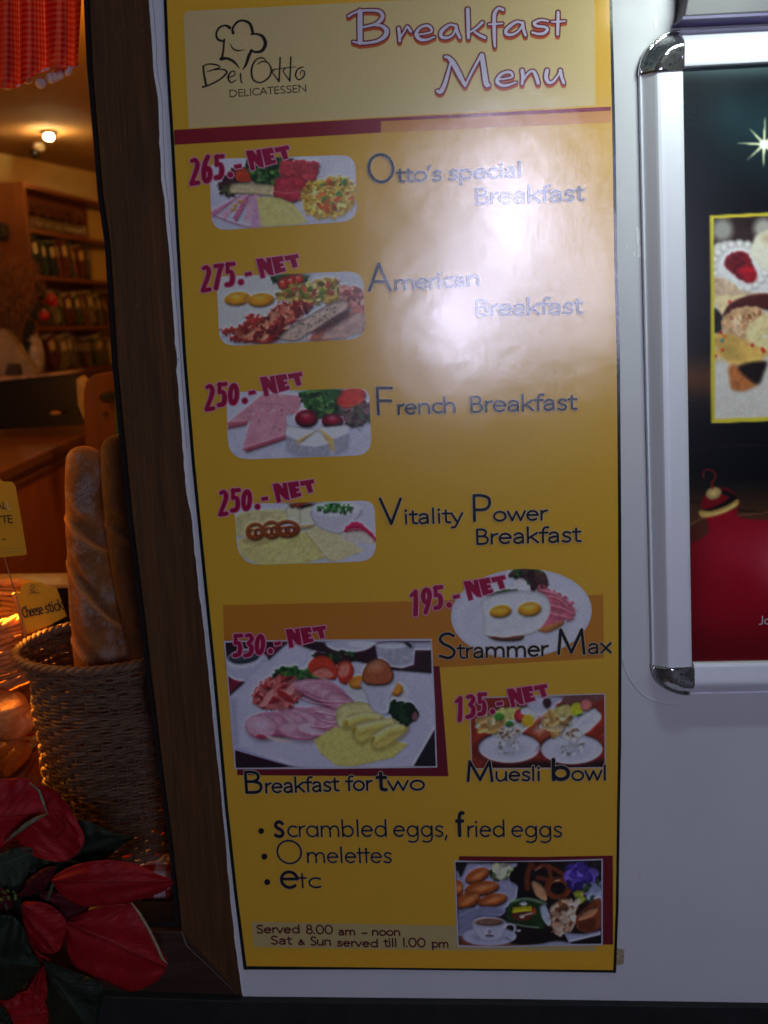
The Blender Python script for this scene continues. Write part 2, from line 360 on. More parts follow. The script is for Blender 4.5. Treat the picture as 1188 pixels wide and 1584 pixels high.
# ------------------------------------------------------------ lettering (drawn with a pen of varying width)
def arc(cx, cy, rx, ry, a0, a1, n=14):
    return [(cx+rx*math.cos(R_(a0+(a1-a0)*i/n)), cy+ry*math.sin(R_(a0+(a1-a0)*i/n))) for i in range(n+1)]
C_ = catmull
def Lc(*p): return C_(p, 6)
G = {
 'a': (.92, [Lc((.16,.78),(.30,.90),(.50,.92),(.68,.80),(.72,.56),(.72,.08)), Lc((.72,.56),(.42,.54),(.15,.42),(.13,.20),(.34,.07),(.56,.13),(.72,.34))]),
 'b': (1.10, [[(.15,1.42),(.15,.08)], arc(.54,.5,.40,.42,0,360,22)]),
 'c': (.86, [arc(.54,.5,.42,.42,52,308)]), 'd': (1.10, [[(.94,1.42),(.94,.08)], arc(.54,.5,.40,.42,0,360,22)]),
 'e': (1.0, [[(.12,.54),(.88,.54)], arc(.5,.5,.39,.42,6,312,20)]),
 'f': (.60, [Lc((.66,1.38),(.46,1.38),(.32,1.20),(.29,.92),(.29,.08)), [(.05,.92),(.60,.92)]]),
 'g': (1.08, [arc(.52,.5,.38,.42,0,360,22), Lc((.92,.92),(.92,.02),(.82,-.28),(.52,-.40),(.20,-.33))]),
 'h': (1.06, [[(.15,1.42),(.15,.08)], Lc((.15,.62),(.32,.85),(.56,.92),(.80,.82),(.88,.55),(.88,.08))]),
 'i': (.42, [[(.2,.92),(.2,.08)], [(.2,1.27),(.2,1.29)]]),
 'k': (.90, [[(.15,1.42),(.15,.08)], [(.78,.92),(.2,.47)], [(.36,.58),(.84,.08)]]),
 'l': (.42, [[(.2,1.42),(.2,.08)]]),
 'm': (1.62, [[(.15,.92),(.15,.08)], Lc((.15,.62),(.30,.85),(.52,.92),(.72,.82),(.80,.55),(.80,.08)), Lc((.80,.62),(.95,.85),(1.16,.92),(1.37,.82),(1.44,.55),(1.44,.08))]),
 'n': (1.06, [[(.15,.92),(.15,.08)], Lc((.15,.62),(.32,.85),(.56,.92),(.80,.82),(.88,.55),(.88,.08))]),
 'o': (1.06, [arc(.53,.5,.42,.42,0,360,24)]), 'p': (1.10, [[(.15,.92),(.15,-.42)], arc(.55,.5,.40,.42,0,360,22)]),
 'r': (.58, [[(.15,.92),(.15,.08)], Lc((.15,.55),(.28,.82),(.56,.93))]),
 's': (.78, [Lc((.66,.82),(.48,.92),(.26,.88),(.17,.70),(.30,.56),(.53,.45),(.66,.30),(.56,.11),(.34,.07),(.12,.15))]),
 't': (.62, [Lc((.28,1.20),(.28,.30),(.36,.12),(.58,.09)), [(.05,.92),(.58,.92)]]),
 'u': (1.04, [Lc((.13,.92),(.13,.42),(.24,.14),(.46,.07),(.72,.20),(.86,.45)), [(.88,.92),(.88,.08)]]),
 'v': (.88, [[(.06,.92),(.44,.08)], [(.44,.08),(.82,.92)]]), 'w': (1.36, [[(.06,.92),(.37,.08),(.68,.90),(.99,.08),(1.30,.92)]]),
 'x': (.86, [[(.08,.92),(.78,.08)], [(.78,.92),(.08,.08)]]), 'y': (.88, [[(.06,.92),(.44,.12)], Lc((.84,.92),(.42,-.10),(.28,-.34),(.06,-.40))]),
 "'": (.30, [[(.16,1.42),(.10,1.16)]]), ',': (.42, [[(.18,.12),(.08,-.22)]]), '.': (.34, [[(.15,.09),(.15,.11)]]), '-': (.6, [[(.1,.5),(.5,.5)]]), ' ': (.42, []),
 'A': (1.15, [[(.06,.08),(.57,1.36)], [(.57,1.36),(1.08,.08)], [(.24,.5),(.90,.5)]]),
 'B': (1.0, [[(.16,1.34),(.16,.08)], Lc((.16,1.34),(.5,1.34),(.74,1.20),(.74,.92),(.5,.76),(.16,.76)), Lc((.5,.76),(.80,.64),(.87,.38),(.74,.14),(.46,.08),(.16,.08))]),
 'C': (1.2, [arc(.72,.7,.60,.63,48,312)]), 'D': (1.35, [[(.16,1.34),(.16,.08)], Lc((.16,1.34),(.55,1.34),(1.0,1.15),(1.15,.70),(1.0,.28),(.55,.08),(.16,.08))]),
 'E': (.92, [[(.16,1.34),(.16,.08)], [(.16,1.34),(.78,1.34)], [(.16,.74),(.72,.74)], [(.16,.08),(.80,.08)]]),
 'F': (.90, [[(.16,1.34),(.16,.08)], [(.16,1.34),(.80,1.34)], [(.16,.72),(.74,.72)]]),
 'I': (.42, [[(.2,1.34),(.2,.08)]]), 'J': (.62, [Lc((.42,1.34),(.42,.35),(.34,.08),(.08,.02))]), 'L': (.86, [[(.16,1.34),(.16,.08),(.76,.08)]]),
 'M': (1.5, [[(.08,.08),(.20,1.34)], [(.20,1.34),(.75,.14)], [(.75,.14),(1.30,1.34)], [(1.30,1.34),(1.42,.08)]]),
 'N': (1.35, [[(.16,.08),(.16,1.34)], [(.16,1.34),(1.18,.08)], [(1.18,.08),(1.18,1.34)]]),
 'O': (1.44, [arc(.72,.70,.62,.65,0,360,30)]), 'P': (.95, [[(.16,1.34),(.16,.08)], Lc((.16,1.34),(.5,1.34),(.80,1.20),(.82,.85),(.60,.64),(.16,.62))]),
 'S': (.95, [Lc((.80,1.24),(.58,1.35),(.30,1.29),(.17,1.05),(.30,.83),(.60,.66),(.80,.44),(.74,.18),(.50,.06),(.14,.16))]),
 'T': (1.0, [[(.5,1.34),(.5,.08)], [(.05,1.34),(.95,1.34)]]), 'V': (1.1, [[(.05,1.34),(.54,.08)], [(.54,.08),(1.03,1.34)]]),
 '8': (.95, [arc(.47,1.03,.29,.31,0,360,18), arc(.47,.40,.37,.34,0,360,20)]), '0': (1.15, [arc(.57,.70,.46,.64,0,360,26)]), '1': (.40, [[(.2,1.34),(.2,.08)]]),
 '&': (.95, [Lc((.88,.08),(.40,.75),(.35,1.0),(.50,1.10),(.62,.96),(.40,.66),(.16,.42),(.20,.14),(.46,.07),(.72,.24),(.82,.50))]),
}
GEO = dict(G); GEO['a'] = (1.10, [[(.94,.92),(.94,.08)], arc(.53,.5,.41,.42,0,360,22)])
GEO['t'] = (.52, [[(.24,1.30),(.24,.08)], [(.04,.92),(.46,.92)]]); GEO['u'] = (1.0, [Lc((.14,.92),(.14,.40),(.28,.12),(.50,.07),(.72,.12),(.86,.40)), [(.86,.92),(.86,.08)]])
GEO['y'] = G['y']
def pen_line(fields, s, x0, y0, x1, y1, xh, wd, font=G, slant=None):
    tot = sum(font[ch][0] for ch in s) - .22; sx = math.hypot(x1-x0, y1-y0)/tot; ux, uy = (x1-x0)/math.hypot(x1-x0, y1-y0), (y1-y0)/math.hypot(x1-x0, y1-y0)
    X = -.08
    for ch in s:
        adv, st = font[ch]
        for stk in st:
            pts = []
            for (a, b) in stk:
                bx, by = x0+ux*(X+a)*sx, y0+uy*(X+a)*sx; v = slant or up_at(bx)
                k = wd*.62 if ch in ".i," and len(stk) == 2 and abs(stk[0][1]-stk[1][1]) < .05 else 0
                pts.append((bx+v[0]*b*xh, by+v[1]*b*xh, wd*1.25 if k else wd))
            for f in fields: f.stroke(pts)
        X += adv
def cap_box(f, ch, x0, yt, x1, yb, wd, font=G, base_dy=0):
    # one large initial filling the measured box
    adv, st = font[ch]; allp = [p for s in st for p in s]; ax0 = min(p[0] for p in allp); ax1 = max(p[0] for p in allp); ay0 = min(p[1] for p in allp); ay1 = max(p[1] for p in allp)
    h = wd/2; kx = (x1-x0-wd)/(ax1-ax0); ky = (yb-yt-wd)/(ay1-ay0)
    for s in st:
        pts = []
        for a, b in s:
            y = yb-h-(b-ay0)*ky; x = x0+h+(a-ax0)*kx; v = up_at(x); x += v[0]*(yb-y)*0.9
            pts.append((x+ .0, y, wd))
        f.stroke(pts)

# ------------------------------------------------------------ painted food pictures: a canvas in photo pixels
def vnoise(h, w_, cell, seed, octv=3):
    r = np.random.default_rng(seed); out = np.zeros((h, w_)); amp = 1; tot = 0
    for o in range(octv):
        c = max(1.0, cell/2**o); gh, gw = int(h/c)+3, int(w_/c)+3; g = r.random((gh, gw))
        y = np.arange(h)/c; x = np.arange(w_)/c; yi = y.astype(int); xi = x.astype(int); fy = y-yi; fx = x-xi
        fy = fy*fy*(3-2*fy); fx = fx*fx*(3-2*fx)
        a = g[yi][:, xi]; b = g[yi][:, xi+1]; c1 = g[yi+1][:, xi]; d = g[yi+1][:, xi+1]
        out += amp*((a*(1-fx)+b*fx)*(1-fy)[:, None]+(c1*(1-fx)+d*fx)*fy[:, None]); tot += amp; amp *= .55
    return out/tot
class Canvas:
    def __init__(s, x0, y0, x1, y1, col, h=1.0, conv=None):
        s.x0, s.y0, s.h = x0, y0, h; s.w = int((x1-x0)/h)+2; s.hh = int((y1-y0)/h)+2
        s.I = np.ones((s.hh, s.w, 3))*np.array(col, float); s.X, s.Y = np.meshgrid(x0+np.arange(s.w)*h, y0+np.arange(s.hh)*h)
        s.conv = conv or (lambda p: p); s.seed = 1; s.k = 1.0
    def P(s, pts): return np.array([s.conv(p) for p in pts], float)
    def blend(s, m, col, noise=0, cell=6, shade=None, streak=None):
        s.seed += 1; c = np.ones_like(s.I)*np.array(col, float)
        if noise: c = c*(1+noise*2*(vnoise(s.hh, s.w, cell/s.h, s.seed)-.5))[..., None]
        if streak:
            ang, per, amp = streak; q = (s.X*math.cos(ang)+s.Y*math.sin(ang))/per+2*vnoise(s.hh, s.w, 14/s.h, s.seed+99)
            c = c*(1+amp*np.sin(q*2*math.pi))[..., None]
        if shade is not None: c = c*shade[..., None]
        s.I = s.I*(1-m[..., None])+c*m[..., None]
    def mask(s, pts, soft=1.0, smooth=False, jag=0):
        A = s.P(pts)
        if smooth: A = np.array(catmull(A, 6, True))
        X, Y = s.X, s.Y
        if jag:
            s.seed += 1; X = X+jag*2*(vnoise(s.hh, s.w, 4/s.h, s.seed)-.5)*2; Y = Y+jag*2*(vnoise(s.hh, s.w, 4/s.h, s.seed+50)-.5)*2
        D = np.full(X.shape, 1e9); ins = np.zeros(X.shape, bool)
        for k in range(len(A)):
            a, b = A[k], A[(k+1) % len(A)]; dx, dy = b-a; L = dx*dx+dy*dy+1e-9
            t = np.clip(((X-a[0])*dx+(Y-a[1])*dy)/L, 0, 1); D = np.minimum(D, np.hypot(X-a[0]-t*dx, Y-a[1]-t*dy))
            c = ((a[1] > Y) != (b[1] > Y)); ins ^= c & (X < a[0]+(Y-a[1])*dx/(dy if abs(dy) > 1e-9 else 1e-9))
        return np.clip(np.where(ins, D, -D)/soft+.5, 0, 1)
    def poly(s, pts, col, soft=1.2, smooth=True, alpha=1, jag=0, edge=0, **k):
        m = s.mask(pts, soft, smooth, jag)
        sh = None
        if edge:   # darker towards the rim of the printed shape
            m2 = s.mask(pts, max(6, soft*6), smooth, jag); sh = 1-edge*(1-np.clip(m2, 0, 1))*2
            sh = np.clip(sh, .3, 1.2)
        s.blend(m*alpha, col, shade=sh, **k); return m
    def ell(s, cx, cy, rx, ry, ang, col, soft=1.2, alpha=1, light=0, jag=0, zoomed=True, **k):
        if zoomed:
            c = s.conv((cx, cy)); rx, ry = rx*s.k, ry*s.k
        else: c = (cx, cy)
        a = R_(ang); X = s.X-c[0]; Y = s.Y-c[1]
        if jag: s.seed += 1; n = jag*2*(vnoise(s.hh, s.w, 4/s.h, s.seed)-.5)*2; X = X+n; Y = Y+n
        u = X*math.cos(a)+Y*math.sin(a); v = -X*math.sin(a)+Y*math.cos(a); q = np.hypot(u/rx, v/ry)
        m = np.clip((1-q)*min(rx, ry)/soft+.5, 0, 1); sh = None
        if light: sh = 1+light*(.5-q)-light*.6*(v/ry)*.5; sh = np.clip(sh, .2, 1.6)
        s.blend(m*alpha, col, shade=sh, **k)
    def ring(s, cx, cy, rx, ry, wd, col, ang=0, alpha=1):
        c = s.conv((cx, cy)); rx, ry, wd = rx*s.k, ry*s.k, wd*s.k; a = R_(ang); X = s.X-c[0]; Y = s.Y-c[1]
        u = X*math.cos(a)+Y*math.sin(a); v = -X*math.sin(a)+Y*math.cos(a); q = np.abs(np.hypot(u/rx, v/ry)-1)*min(rx, ry)
        s.blend(np.clip((wd/2-q)/1.0+.5, 0, 1)*alpha, col)
    def line(s, pts, wd, col, soft=1.0, alpha=1, **k):
        A = s.P(catmull(pts, 5) if len(pts) > 2 else pts); D = np.full(s.X.shape, 1e9)
        for a, b in zip(A[:-1], A[1:]):
            dx, dy = b-a; L = dx*dx+dy*dy+1e-9; t = np.clip(((s.X-a[0])*dx+(s.Y-a[1])*dy)/L, 0, 1); D = np.minimum(D, np.hypot(s.X-a[0]-t*dx, s.Y-a[1]-t*dy))
        s.blend(np.clip((wd*s.k/2-D)/soft+.5, 0, 1)*alpha, col, **k)
    def scatter(s, pts, cols, n, r, seed, asp=1.6, alpha=1, light=0):
        rr = np.random.default_rng(seed); A = s.P(pts); lo, hi = A.min(0), A.max(0); c = 0; t = 0
        while c < n and t < n*30:
            t += 1; p = lo+rr.random(2)*(hi-lo); ins = False
            for k in range(len(A)):
                a, b = A[k], A[(k+1) % len(A)]
                if (a[1] > p[1]) != (b[1] > p[1]) and p[0] < a[0]+(p[1]-a[1])*(b[0]-a[0])/(b[1]-a[1]+1e-9): ins = not ins
            if not ins: continue
            c += 1; q = r*(.5+rr.random()); m = int((q*asp+2)/s.h)+1; ix, iy = int((p[0]-s.x0)/s.h), int((p[1]-s.y0)/s.h)
            x0, x1, y0, y1 = max(0, ix-m), min(s.w, ix+m+1), max(0, iy-m), min(s.hh, iy+m+1)
            if x1 <= x0 or y1 <= y0: continue
            an = rr.random()*3.14; X = s.X[y0:y1, x0:x1]-p[0]; Y = s.Y[y0:y1, x0:x1]-p[1]
            u = X*math.cos(an)+Y*math.sin(an); v = -X*math.sin(an)+Y*math.cos(an); d = np.hypot(u/(q*asp), v/q)
            mm = np.clip((1-d)*q/.9+.5, 0, 1)[..., None]*alpha; col = np.array(cols[rr.integers(len(cols))], float)*(.8+.4*rr.random())
            if light: col = col*(1-light*np.clip(v/q, -1, 1))[..., None]
            s.I[y0:y1, x0:x1] = s.I[y0:y1, x0:x1]*(1-mm)+col*mm
    def grain(s, a=.03):
        s.seed += 1; s.I = s.I*(1+a*2*(np.random.default_rng(s.seed).random(s.I.shape[:2])-.5))[..., None]
    def finish(s, relief=1.0, tex=.09):
        # printed photographs: soft edges, fine texture and modelling that follows the shapes
        def bl(a, n=1):
            for _ in range(n):
                a = np.pad(a, ((1,1),(1,1))+((0,0),)*(a.ndim-2), 'edge'); a = (a[:-2,1:-1]+a[2:,1:-1]+a[1:-1,:-2]+a[1:-1,2:]+2*a[1:-1,1:-1])/6
            return a
        L = s.I.mean(2)/255; s.seed += 1
        t = vnoise(s.hh, s.w, 7/s.h, s.seed, 3)-.5; t2 = vnoise(s.hh, s.w, 2.6/s.h, s.seed+7, 2)-.5; sat = np.clip((s.I.max(2)-s.I.min(2))/70, .12, 1)
        H = bl(L, 3)+(.13*t+.03*t2)*sat*(.4+L); gy, gx = np.gradient(H); H2 = bl(L, 9); gy2, gx2 = np.gradient(H2)
        sh = 1-relief*(gy*1.5+gx*.9)*.9-relief*(gy2*2.2+gx2)*1.1; s.I = s.I*np.clip(sh, .45, 1.45)[..., None]
        s.I = s.I*(1+tex*(t+.3*t2)*sat)[..., None]; hl = np.clip((t2*2+t-.62)*5, 0, 1)*sat*(L > .2)*(tex > .05); s.I = s.I+(255-s.I)*(hl*.30)[..., None]
        g = s.I.mean(2, keepdims=True); s.I = bl(g+(s.I-g)*.97, 1)*1.12; s.I = s.I*(1+.045*(np.random.default_rng(s.seed).random(s.I.shape)-.5)*2)
    def sample(s, x, y):
        fx = np.clip((x-s.x0)/s.h, 0, s.w-1.001); fy = np.clip((y-s.y0)/s.h, 0, s.hh-1.001); i = fx.astype(int); j = fy.astype(int); a = (fx-i)[..., None]; b = (fy-j)[..., None]
        I = np.clip(s.I, 0, 255); return (I[j, i]*(1-a)+I[j, i+1]*a)*(1-b)+(I[j+1, i]*(1-a)+I[j+1, i+1]*a)*b
def rounded(quad, r, n=7):
    q = [np.array(p, float) for p in quad]; out = []
    for i in range(4):
        p, a, b = q[i], q[i-1], q[(i+1) % 4]; ri = r[i] if np.ndim(r) else r
        s0 = p+_n(a-p)*ri; s1 = p+_n(b-p)*ri
        for k in range(n+1):
            t = k/n; out.append(tuple(s0*(1-t)**2+p*2*t*(1-t)+s1*t*t))
    return out
def ellipse_pts(cx, cy, rx, ry, ang, n=48):
    a = R_(ang); return [(cx+rx*math.cos(t)*math.cos(a)-ry*math.sin(t)*math.sin(a), cy+rx*math.cos(t)*math.sin(a)+ry*math.sin(t)*math.cos(a)) for t in [2*math.pi*i/n for i in range(n)]]
def picture(name, cv, outline, mat, parent, Y, label=None, step=1.0):
    A = np.array(outline, float); y0, y1 = A[:, 1].min()+1e-4, A[:, 1].max()-1e-4; n = int((y1-y0)/step)+1
    ys = np.linspace(y0, y1, n+1); rows = []
    for y in ys:
        xs = []
        for k in range(len(A)):
            a, b = A[k], A[(k+1) % len(A)]
            if (a[1] > y) != (b[1] > y): xs.append(a[0]+(y-a[1])*(b[0]-a[0])/(b[1]-a[1]))
        rows.append((min(xs), max(xs)))
    m = int((A[:, 0].max()-A[:, 0].min())/step)+1
    X = np.array([np.linspace(a, b, m+1) for a, b in rows]); Yy = np.repeat(ys[:, None], m+1, 1)
    V = P(X.ravel(), Yy.ravel(), Y); col = lin(cv.sample(X, Yy)).reshape(-1, 3)
    i = np.arange(n)[:, None]*(m+1)+np.arange(m)[None]; F = np.stack([i, i+m+1, i+m+2, i+1], -1).reshape(-1, 4)
    o = mesh_obj(name, V, F, mat, parent, color=col)
    if label: o['label'] = label
    return o
def zc(ox, oy, k): return (lambda p: (ox+p[0]/k, oy+p[1]/k))
def canvas(ox, oy, k, x0, y0, x1, y1, col, h=1.0):
    c = Canvas(x0, y0, x1, y1, col, h, zc(ox, oy, k)); c.k = 1/k; return c
def ZP(ox, oy, k, pts): return [(ox+p[0]/k, oy+p[1]/k) for p in pts]

# ============================================================ THE MENU BANNER
WHITE = (205, 200, 212)
LM = laminate('photo')
OUT = [(251,-46),(253,0),(257,100),(265,230),(273,380),(283,550),(297,720),(314,890),(330,1050),(348,1250),(362,1380),(377,1500),(600,1500),(800,1502.5),(953,1505),(957,1400),(959,1250),(961,1150),(961.5,1000),(961,800),(959,550),(955,400),(952,200),(949,80),(947,0),(946,-60)]
b0 = PT(660, 1500, 0)
banner = thing('menu_banner', (b0[0], -.001, b0[2]), 'tall yellow laminated breakfast menu banner with thin black border on the white wall', 'menu')
mb = MB(); mb.prism(OUT[::-1][::-1], -.0020, -.0004); mb.build('border', laminate('border', (10, 22, 16)), banner)
INN = [(256,-46),(258,0),(262,100),(270,230),(278,380),(288,550),(302,720),(319,890),(335,1050),(353,1250),(367,1380),(381.5,1495),(600,1495.5),(800,1498),(948.5,1500.5),(952.5,1400),(954.5,1250),(956,1150),(956.5,1000),(956,800),(954,550),(950,400),(947,200),(944.5,80),(942.5,0),(941.5,-60)]
yc = Canvas(240, -60, 970, 1510, (240, 185, 52), 4.0)
gy = np.clip((yc.Y-1468)/14, 0, 1)[..., None]; yc.I = yc.I*(1-gy)+np.array((250, 186, 44.))*gy
gx = np.clip((yc.Y+60)/260, 0, 1); yc.I *= (1.06-.06*gx)[..., None]
# the yellow sheet follows the banner's slightly wavy outline
picture('yellow_print', yc, INN, LM, banner, -.0022, step=6.0)
def area(name, pts, rgb, layer, lab=None):
    key = 'c_%d_%d_%d' % rgb; o = flat_poly(name, pts, laminate(key, rgb), banner, layer)
    if lab: o['label'] = lab
    return o
area('header_panel', [(284,26),(286,20),(292,17),(620,0.5),(919,-14),(920,60),(921,163),(700,174.5),(292,198.3)], (236, 210, 146), 1, 'pale beige panel behind the heading')
area('header_stripe', [(269,201),(590,182.5),(945,164.8),(945,171),(589.5,187.5),(589.5,205),(270,224)][:], (150, 32, 46), 2, 'dark red stripe under the heading')
area('header_stripe', [(590,187.8),(945,171.4),(945.5,189),(590,205)], (226, 150, 58), 2, 'orange stripe under the right of the heading')
area('orange_panel', [(345,936),(640,930),(933,920),(934,1018),(660,1034),(348,1036)], (216, 136, 38), 1)
area('red_shadow', [(360,1040),(670,1030.5),(680,1030.5),(687,1115),(693.6,1200.7),(520,1200.3),(367,1199)], (120, 20, 40), 2)
area('red_shadow', [(710,1324.3),(830,1325.5),(948,1323.5),(948.5,1461),(920,1461.5),(710,1461)], (120, 22, 34), 2)
area('hours_panel', [(389,1426),(705,1432),(921,1440),(921,1471),(700,1470),(392,1465)], (205, 182, 120), 1, 'beige strip behind the opening hours')

GREEN = [(40, 90, 40), (24, 60, 28), (90, 130, 60), (60, 110, 50)]
def parsley(c, pts, n, seed, r=3.0, cols=GREEN): c.poly(pts, (28, 62, 34), jag=2, noise=.4, cell=4); c.scatter(pts, cols, n, r, seed)

# --- picture 1: cold cuts and scrambled eggs
c = canvas(270, 210, 3.394, 318, 232, 560, 366, (205, 203, 216))
c.poly([(180,110),(960,90),(960,300),(600,380),(200,300)], (214,213,224), soft=20, noise=.05, cell=20)
c.poly([(235,240),(330,160),(420,200),(330,300),(250,308)], (70, 42, 44), jag=3, noise=.5, cell=4)
c.scatter([(235,240),(330,160),(400,200),(320,300),(250,308)], [(100,50,60),(60,40,40),(90,100,60)], 40, 3, 3)
c.poly([(318,190),(380,170),(470,180),(460,230),(340,240)], (206, 70, 38), noise=.15)
parsley(c, [(380,120),(600,110),(600,170),(540,260),(430,250),(400,200)], 90, 5)
c.poly([(290,260),(320,245),(430,248),(530,262),(520,312),(420,305),(300,300)], (214, 196, 146), noise=.08, edge=.25)
c.line([(300,300),(420,308),(520,318)], 8, (150,120,80), alpha=.6)
c.poly([(560,140),(640,130),(760,142),(740,230),(690,240),(570,230)], (196, 66, 72), jag=2, noise=.28, cell=8)
c.poly([(530,230),(600,205),(690,230),(700,300),(650,345),(560,350),(520,310)], (196, 58, 70), jag=2, noise=.22, cell=7, edge=.2)
c.line([(525,290),(600,300),(680,285)], 5, (225,140,140), alpha=.7)
for k, (a, colr) in enumerate([(0,(214,130,160)),(1,(226,168,186)),(2,(208,112,146)),(3,(230,176,190)),(4,(212,128,156))]):
    x = 330+k*26; c.poly([(330+k*20,318),(360+k*24,306),(200+k*62,430+k*12),(188+k*58,400+k*14)], colr, smooth=False, noise=.12, cell=6)
c.poly([(400,310),(450,312),(460,480),(400,484)], (214,160,190), smooth=False, noise=.1)
c.line([(200,415),(300,455),(400,482)], 6, (176,70,110), alpha=.8)
for p in [(345,345),(320,365),(310,385)]: c.ell(*p, 14, 9, 0, (206,160,70))
c.poly([(430,322),(545,322),(620,352),(700,452),(640,468),(455,480)], (226, 212, 128), smooth=False, noise=.05, soft=2)
c.line([(550,335),(630,400),(700,450)], 3, (190,170,90), alpha=.6); c.line([(440,350),(540,390),(600,470)], 2, (196,178,96), alpha=.4)
c.poly([(665,320),(700,250),(780,225),(860,210),(935,240),(960,300),(940,370),(860,430),(780,435),(690,410)], (222, 178, 66), jag=4, noise=.25, cell=6)
c.scatter([(665,320),(700,250),(860,210),(950,260),(940,370),(860,430),(700,410)], [(236,196,90),(200,150,50),(242,212,120),(190,140,46)], 170, 2.6, 9, light=.2)
c.scatter([(760,250),(930,220),(940,330),(820,390),(750,380)], [(220,90,40),(226,120,50)], 22, 3, 11); c.scatter([(760,230),(900,240),(860,360),(780,340)], [(90,130,50)], 14, 2.4, 12)
c.finish(); c.grain(.05); picture('food_photo', c, rounded([(323,246),(549,239.5),(553,342),(328,357)], (26,22,26,24)), LM, banner, -.0022-LAYER*3, 'picture of ham, cheese, salami and scrambled eggs on a white plate')
# --- picture 2: fried eggs, bacon, sausages
c = canvas(270, 210, 3.394, 330, 410, 572, 545, (208, 208, 214))
c.poly([(230,740),(560,730),(540,900),(420,1010),(240,1010)], (216,216,208), soft=14)
for cx, cy in ((330,855),(453,862)):
    c.ell(cx, cy+6, 74, 42, -6, (226,226,220), soft=6, alpha=.6); c.ell(cx, cy, 70, 36, -6, (232,152,28), light=.35); c.ell(cx-10, cy-16, 26, 7, -6, (250,205,110), soft=4, alpha=.8)
parsley(c, [(505,740),(600,722),(695,722),(680,760),(560,790)], 50, 15)
for cx, cy, r in ((570,775,30),(610,765,32),(650,752,28)): c.ell(cx, cy, r, r*1.1, 0, (206,58,36), light=.6); c.ell(cx-6, cy-10, 7, 5, 0, (250,190,170), soft=2)
c.poly([(540,830),(600,790),(720,770),(830,745),(880,810),(840,880),(700,870),(560,860)], (176,140,54), jag=5, noise=.35, cell=6)
c.scatter([(540,830),(700,775),(850,760),(880,830),(700,880),(560,860)], [(206,170,80),(130,110,40),(190,90,60),(220,196,120),(110,130,40)], 110, 3, 17)
c.poly([(860,800),(980,810),(990,900),(900,900)], (190,110,96), jag=4, noise=.3, cell=5); c.scatter([(860,790),(985,810),(990,900),(880,880)], [(216,150,130),(160,80,70)], 40, 3, 18)
c.poly([(240,1010),(360,990),(370,945),(460,950),(500,1000),(420,1060),(300,1060)], (170,54,40), jag=5, noise=.4, cell=6)
c.poly([(300,1060),(420,1000),(560,880),(720,880),(640,960),(560,1050),(480,1092),(340,1080)], (160,46,38), jag=4, noise=.35, cell=7)
for o in range(6): c.line([(320+o*22,1072),(450+o*20,1000),(600+o*18,910+o*10)], 9, [(206,92,66),(124,30,28)][o % 2], alpha=.65)
c.scatter([(300,1050),(560,900),(700,900),(520,1080)], [(214,110,80),(120,34,30),(230,150,110)], 70, 2.6, 21, asp=2.5)
c.poly([(690,1080),(760,1010),(900,930),(985,890),(998,1000),(960,1040),(800,1076)], (190,104,84), jag=3, noise=.25, cell=7)
c.poly([(770,1062),(860,980),(985,930),(998,1010),(940,1050)], (196,158,140), jag=2, noise=.18, cell=6)
c.poly([(700,1010),(900,905),(905,950),(760,1030)], (70,40,34), soft=8, alpha=.85)
c.poly([(560,1070),(555,1045),(600,1010),(740,920),(850,865),(905,865),(905,905),(820,960),(700,1040),(640,1078)], (202,172,150), noise=.12, cell=4, edge=.35)
c.line([(600,1030),(740,940),(870,885)], 14, (226,204,186), soft=5, alpha=.6); c.scatter([(580,1040),(740,930),(890,880),(800,960),(640,1060)], [(150,120,100),(120,110,90)], 40, 1.0, 23)
c.finish(); c.grain(.05); picture('food_photo', c, rounded([(335,428),(561,419),(566,524),(339.5,536)], (12,24,26,26)), LM, banner, -.0022-LAYER*3, 'picture of two fried eggs with bacon, potatoes and sausages')
# --- picture 3: ham slices and soft cheese
c = canvas(300, 550, 3.7125, 344, 592, 582, 718, (212, 212, 224))
c.poly([(190,420),(1015,380),(1015,600),(190,600)], (206,206,222), soft=30, noise=.05)
c.poly([(190,385),(400,215),(620,230),(600,330),(310,380),(195,400)], (222,150,160), smooth=False, noise=.1); c.poly([(190,382),(310,376),(300,400),(195,422)], (190,98,112), smooth=False)
c.poly([(350,275),(520,280),(540,460),(290,535),(278,530)], (224,152,164), smooth=False, noise=.09, cell=16); c.poly([(278,535),(525,455),(530,480),(300,558)], (180,90,104), smooth=False, noise=.1)
c.scatter([(330,300),(520,300),(500,440),(330,480)], [(200,120,130),(240,190,190)], 18, 1.2, 31); c.line([(352,277),(380,272),(520,282)], 6, (200,120,130), alpha=.5)
parsley(c, [(610,200),(840,190),(860,330),(720,360),(640,290)], 150, 33, 3.2)
c.poly([(840,300),(1005,260),(1005,380),(930,405),(860,380)], (92,56,62), jag=4, noise=.5, cell=4); c.scatter([(840,300),(1005,270),(1000,370),(900,400)], [(130,90,90),(60,40,46),(70,90,60)], 50, 3, 34)
c.poly([(820,250),(860,200),(930,185),(985,210),(965,270),(880,300),(830,285)], (222,52,24), noise=.15, edge=.2); c.line([(850,290),(930,280),(975,240)], 6, (240,120,80), alpha=.6)
for cx, cy, rx, ry in ((645,360,66,50),(795,375,62,42)): c.ell(cx, cy, rx, ry, 0, (140,22,44), light=.7); c.ell(cx-4, cy-20, 18, 10, 0, (210,130,140), soft=5, alpha=.8)
def wedge(top, side, cut):
    c.poly([(x, y+10) for x, y in side], (120,122,140), smooth=False, soft=10, alpha=.6); c.poly(side, (172,172,184), smooth=False, noise=.14, cell=3); c.poly(cut, (226,190,118), smooth=False, soft=2); c.poly(top, (244,243,240), smooth=False, noise=.04, cell=4); c.line(top+top[:1], 3, (150,148,150), alpha=.5)
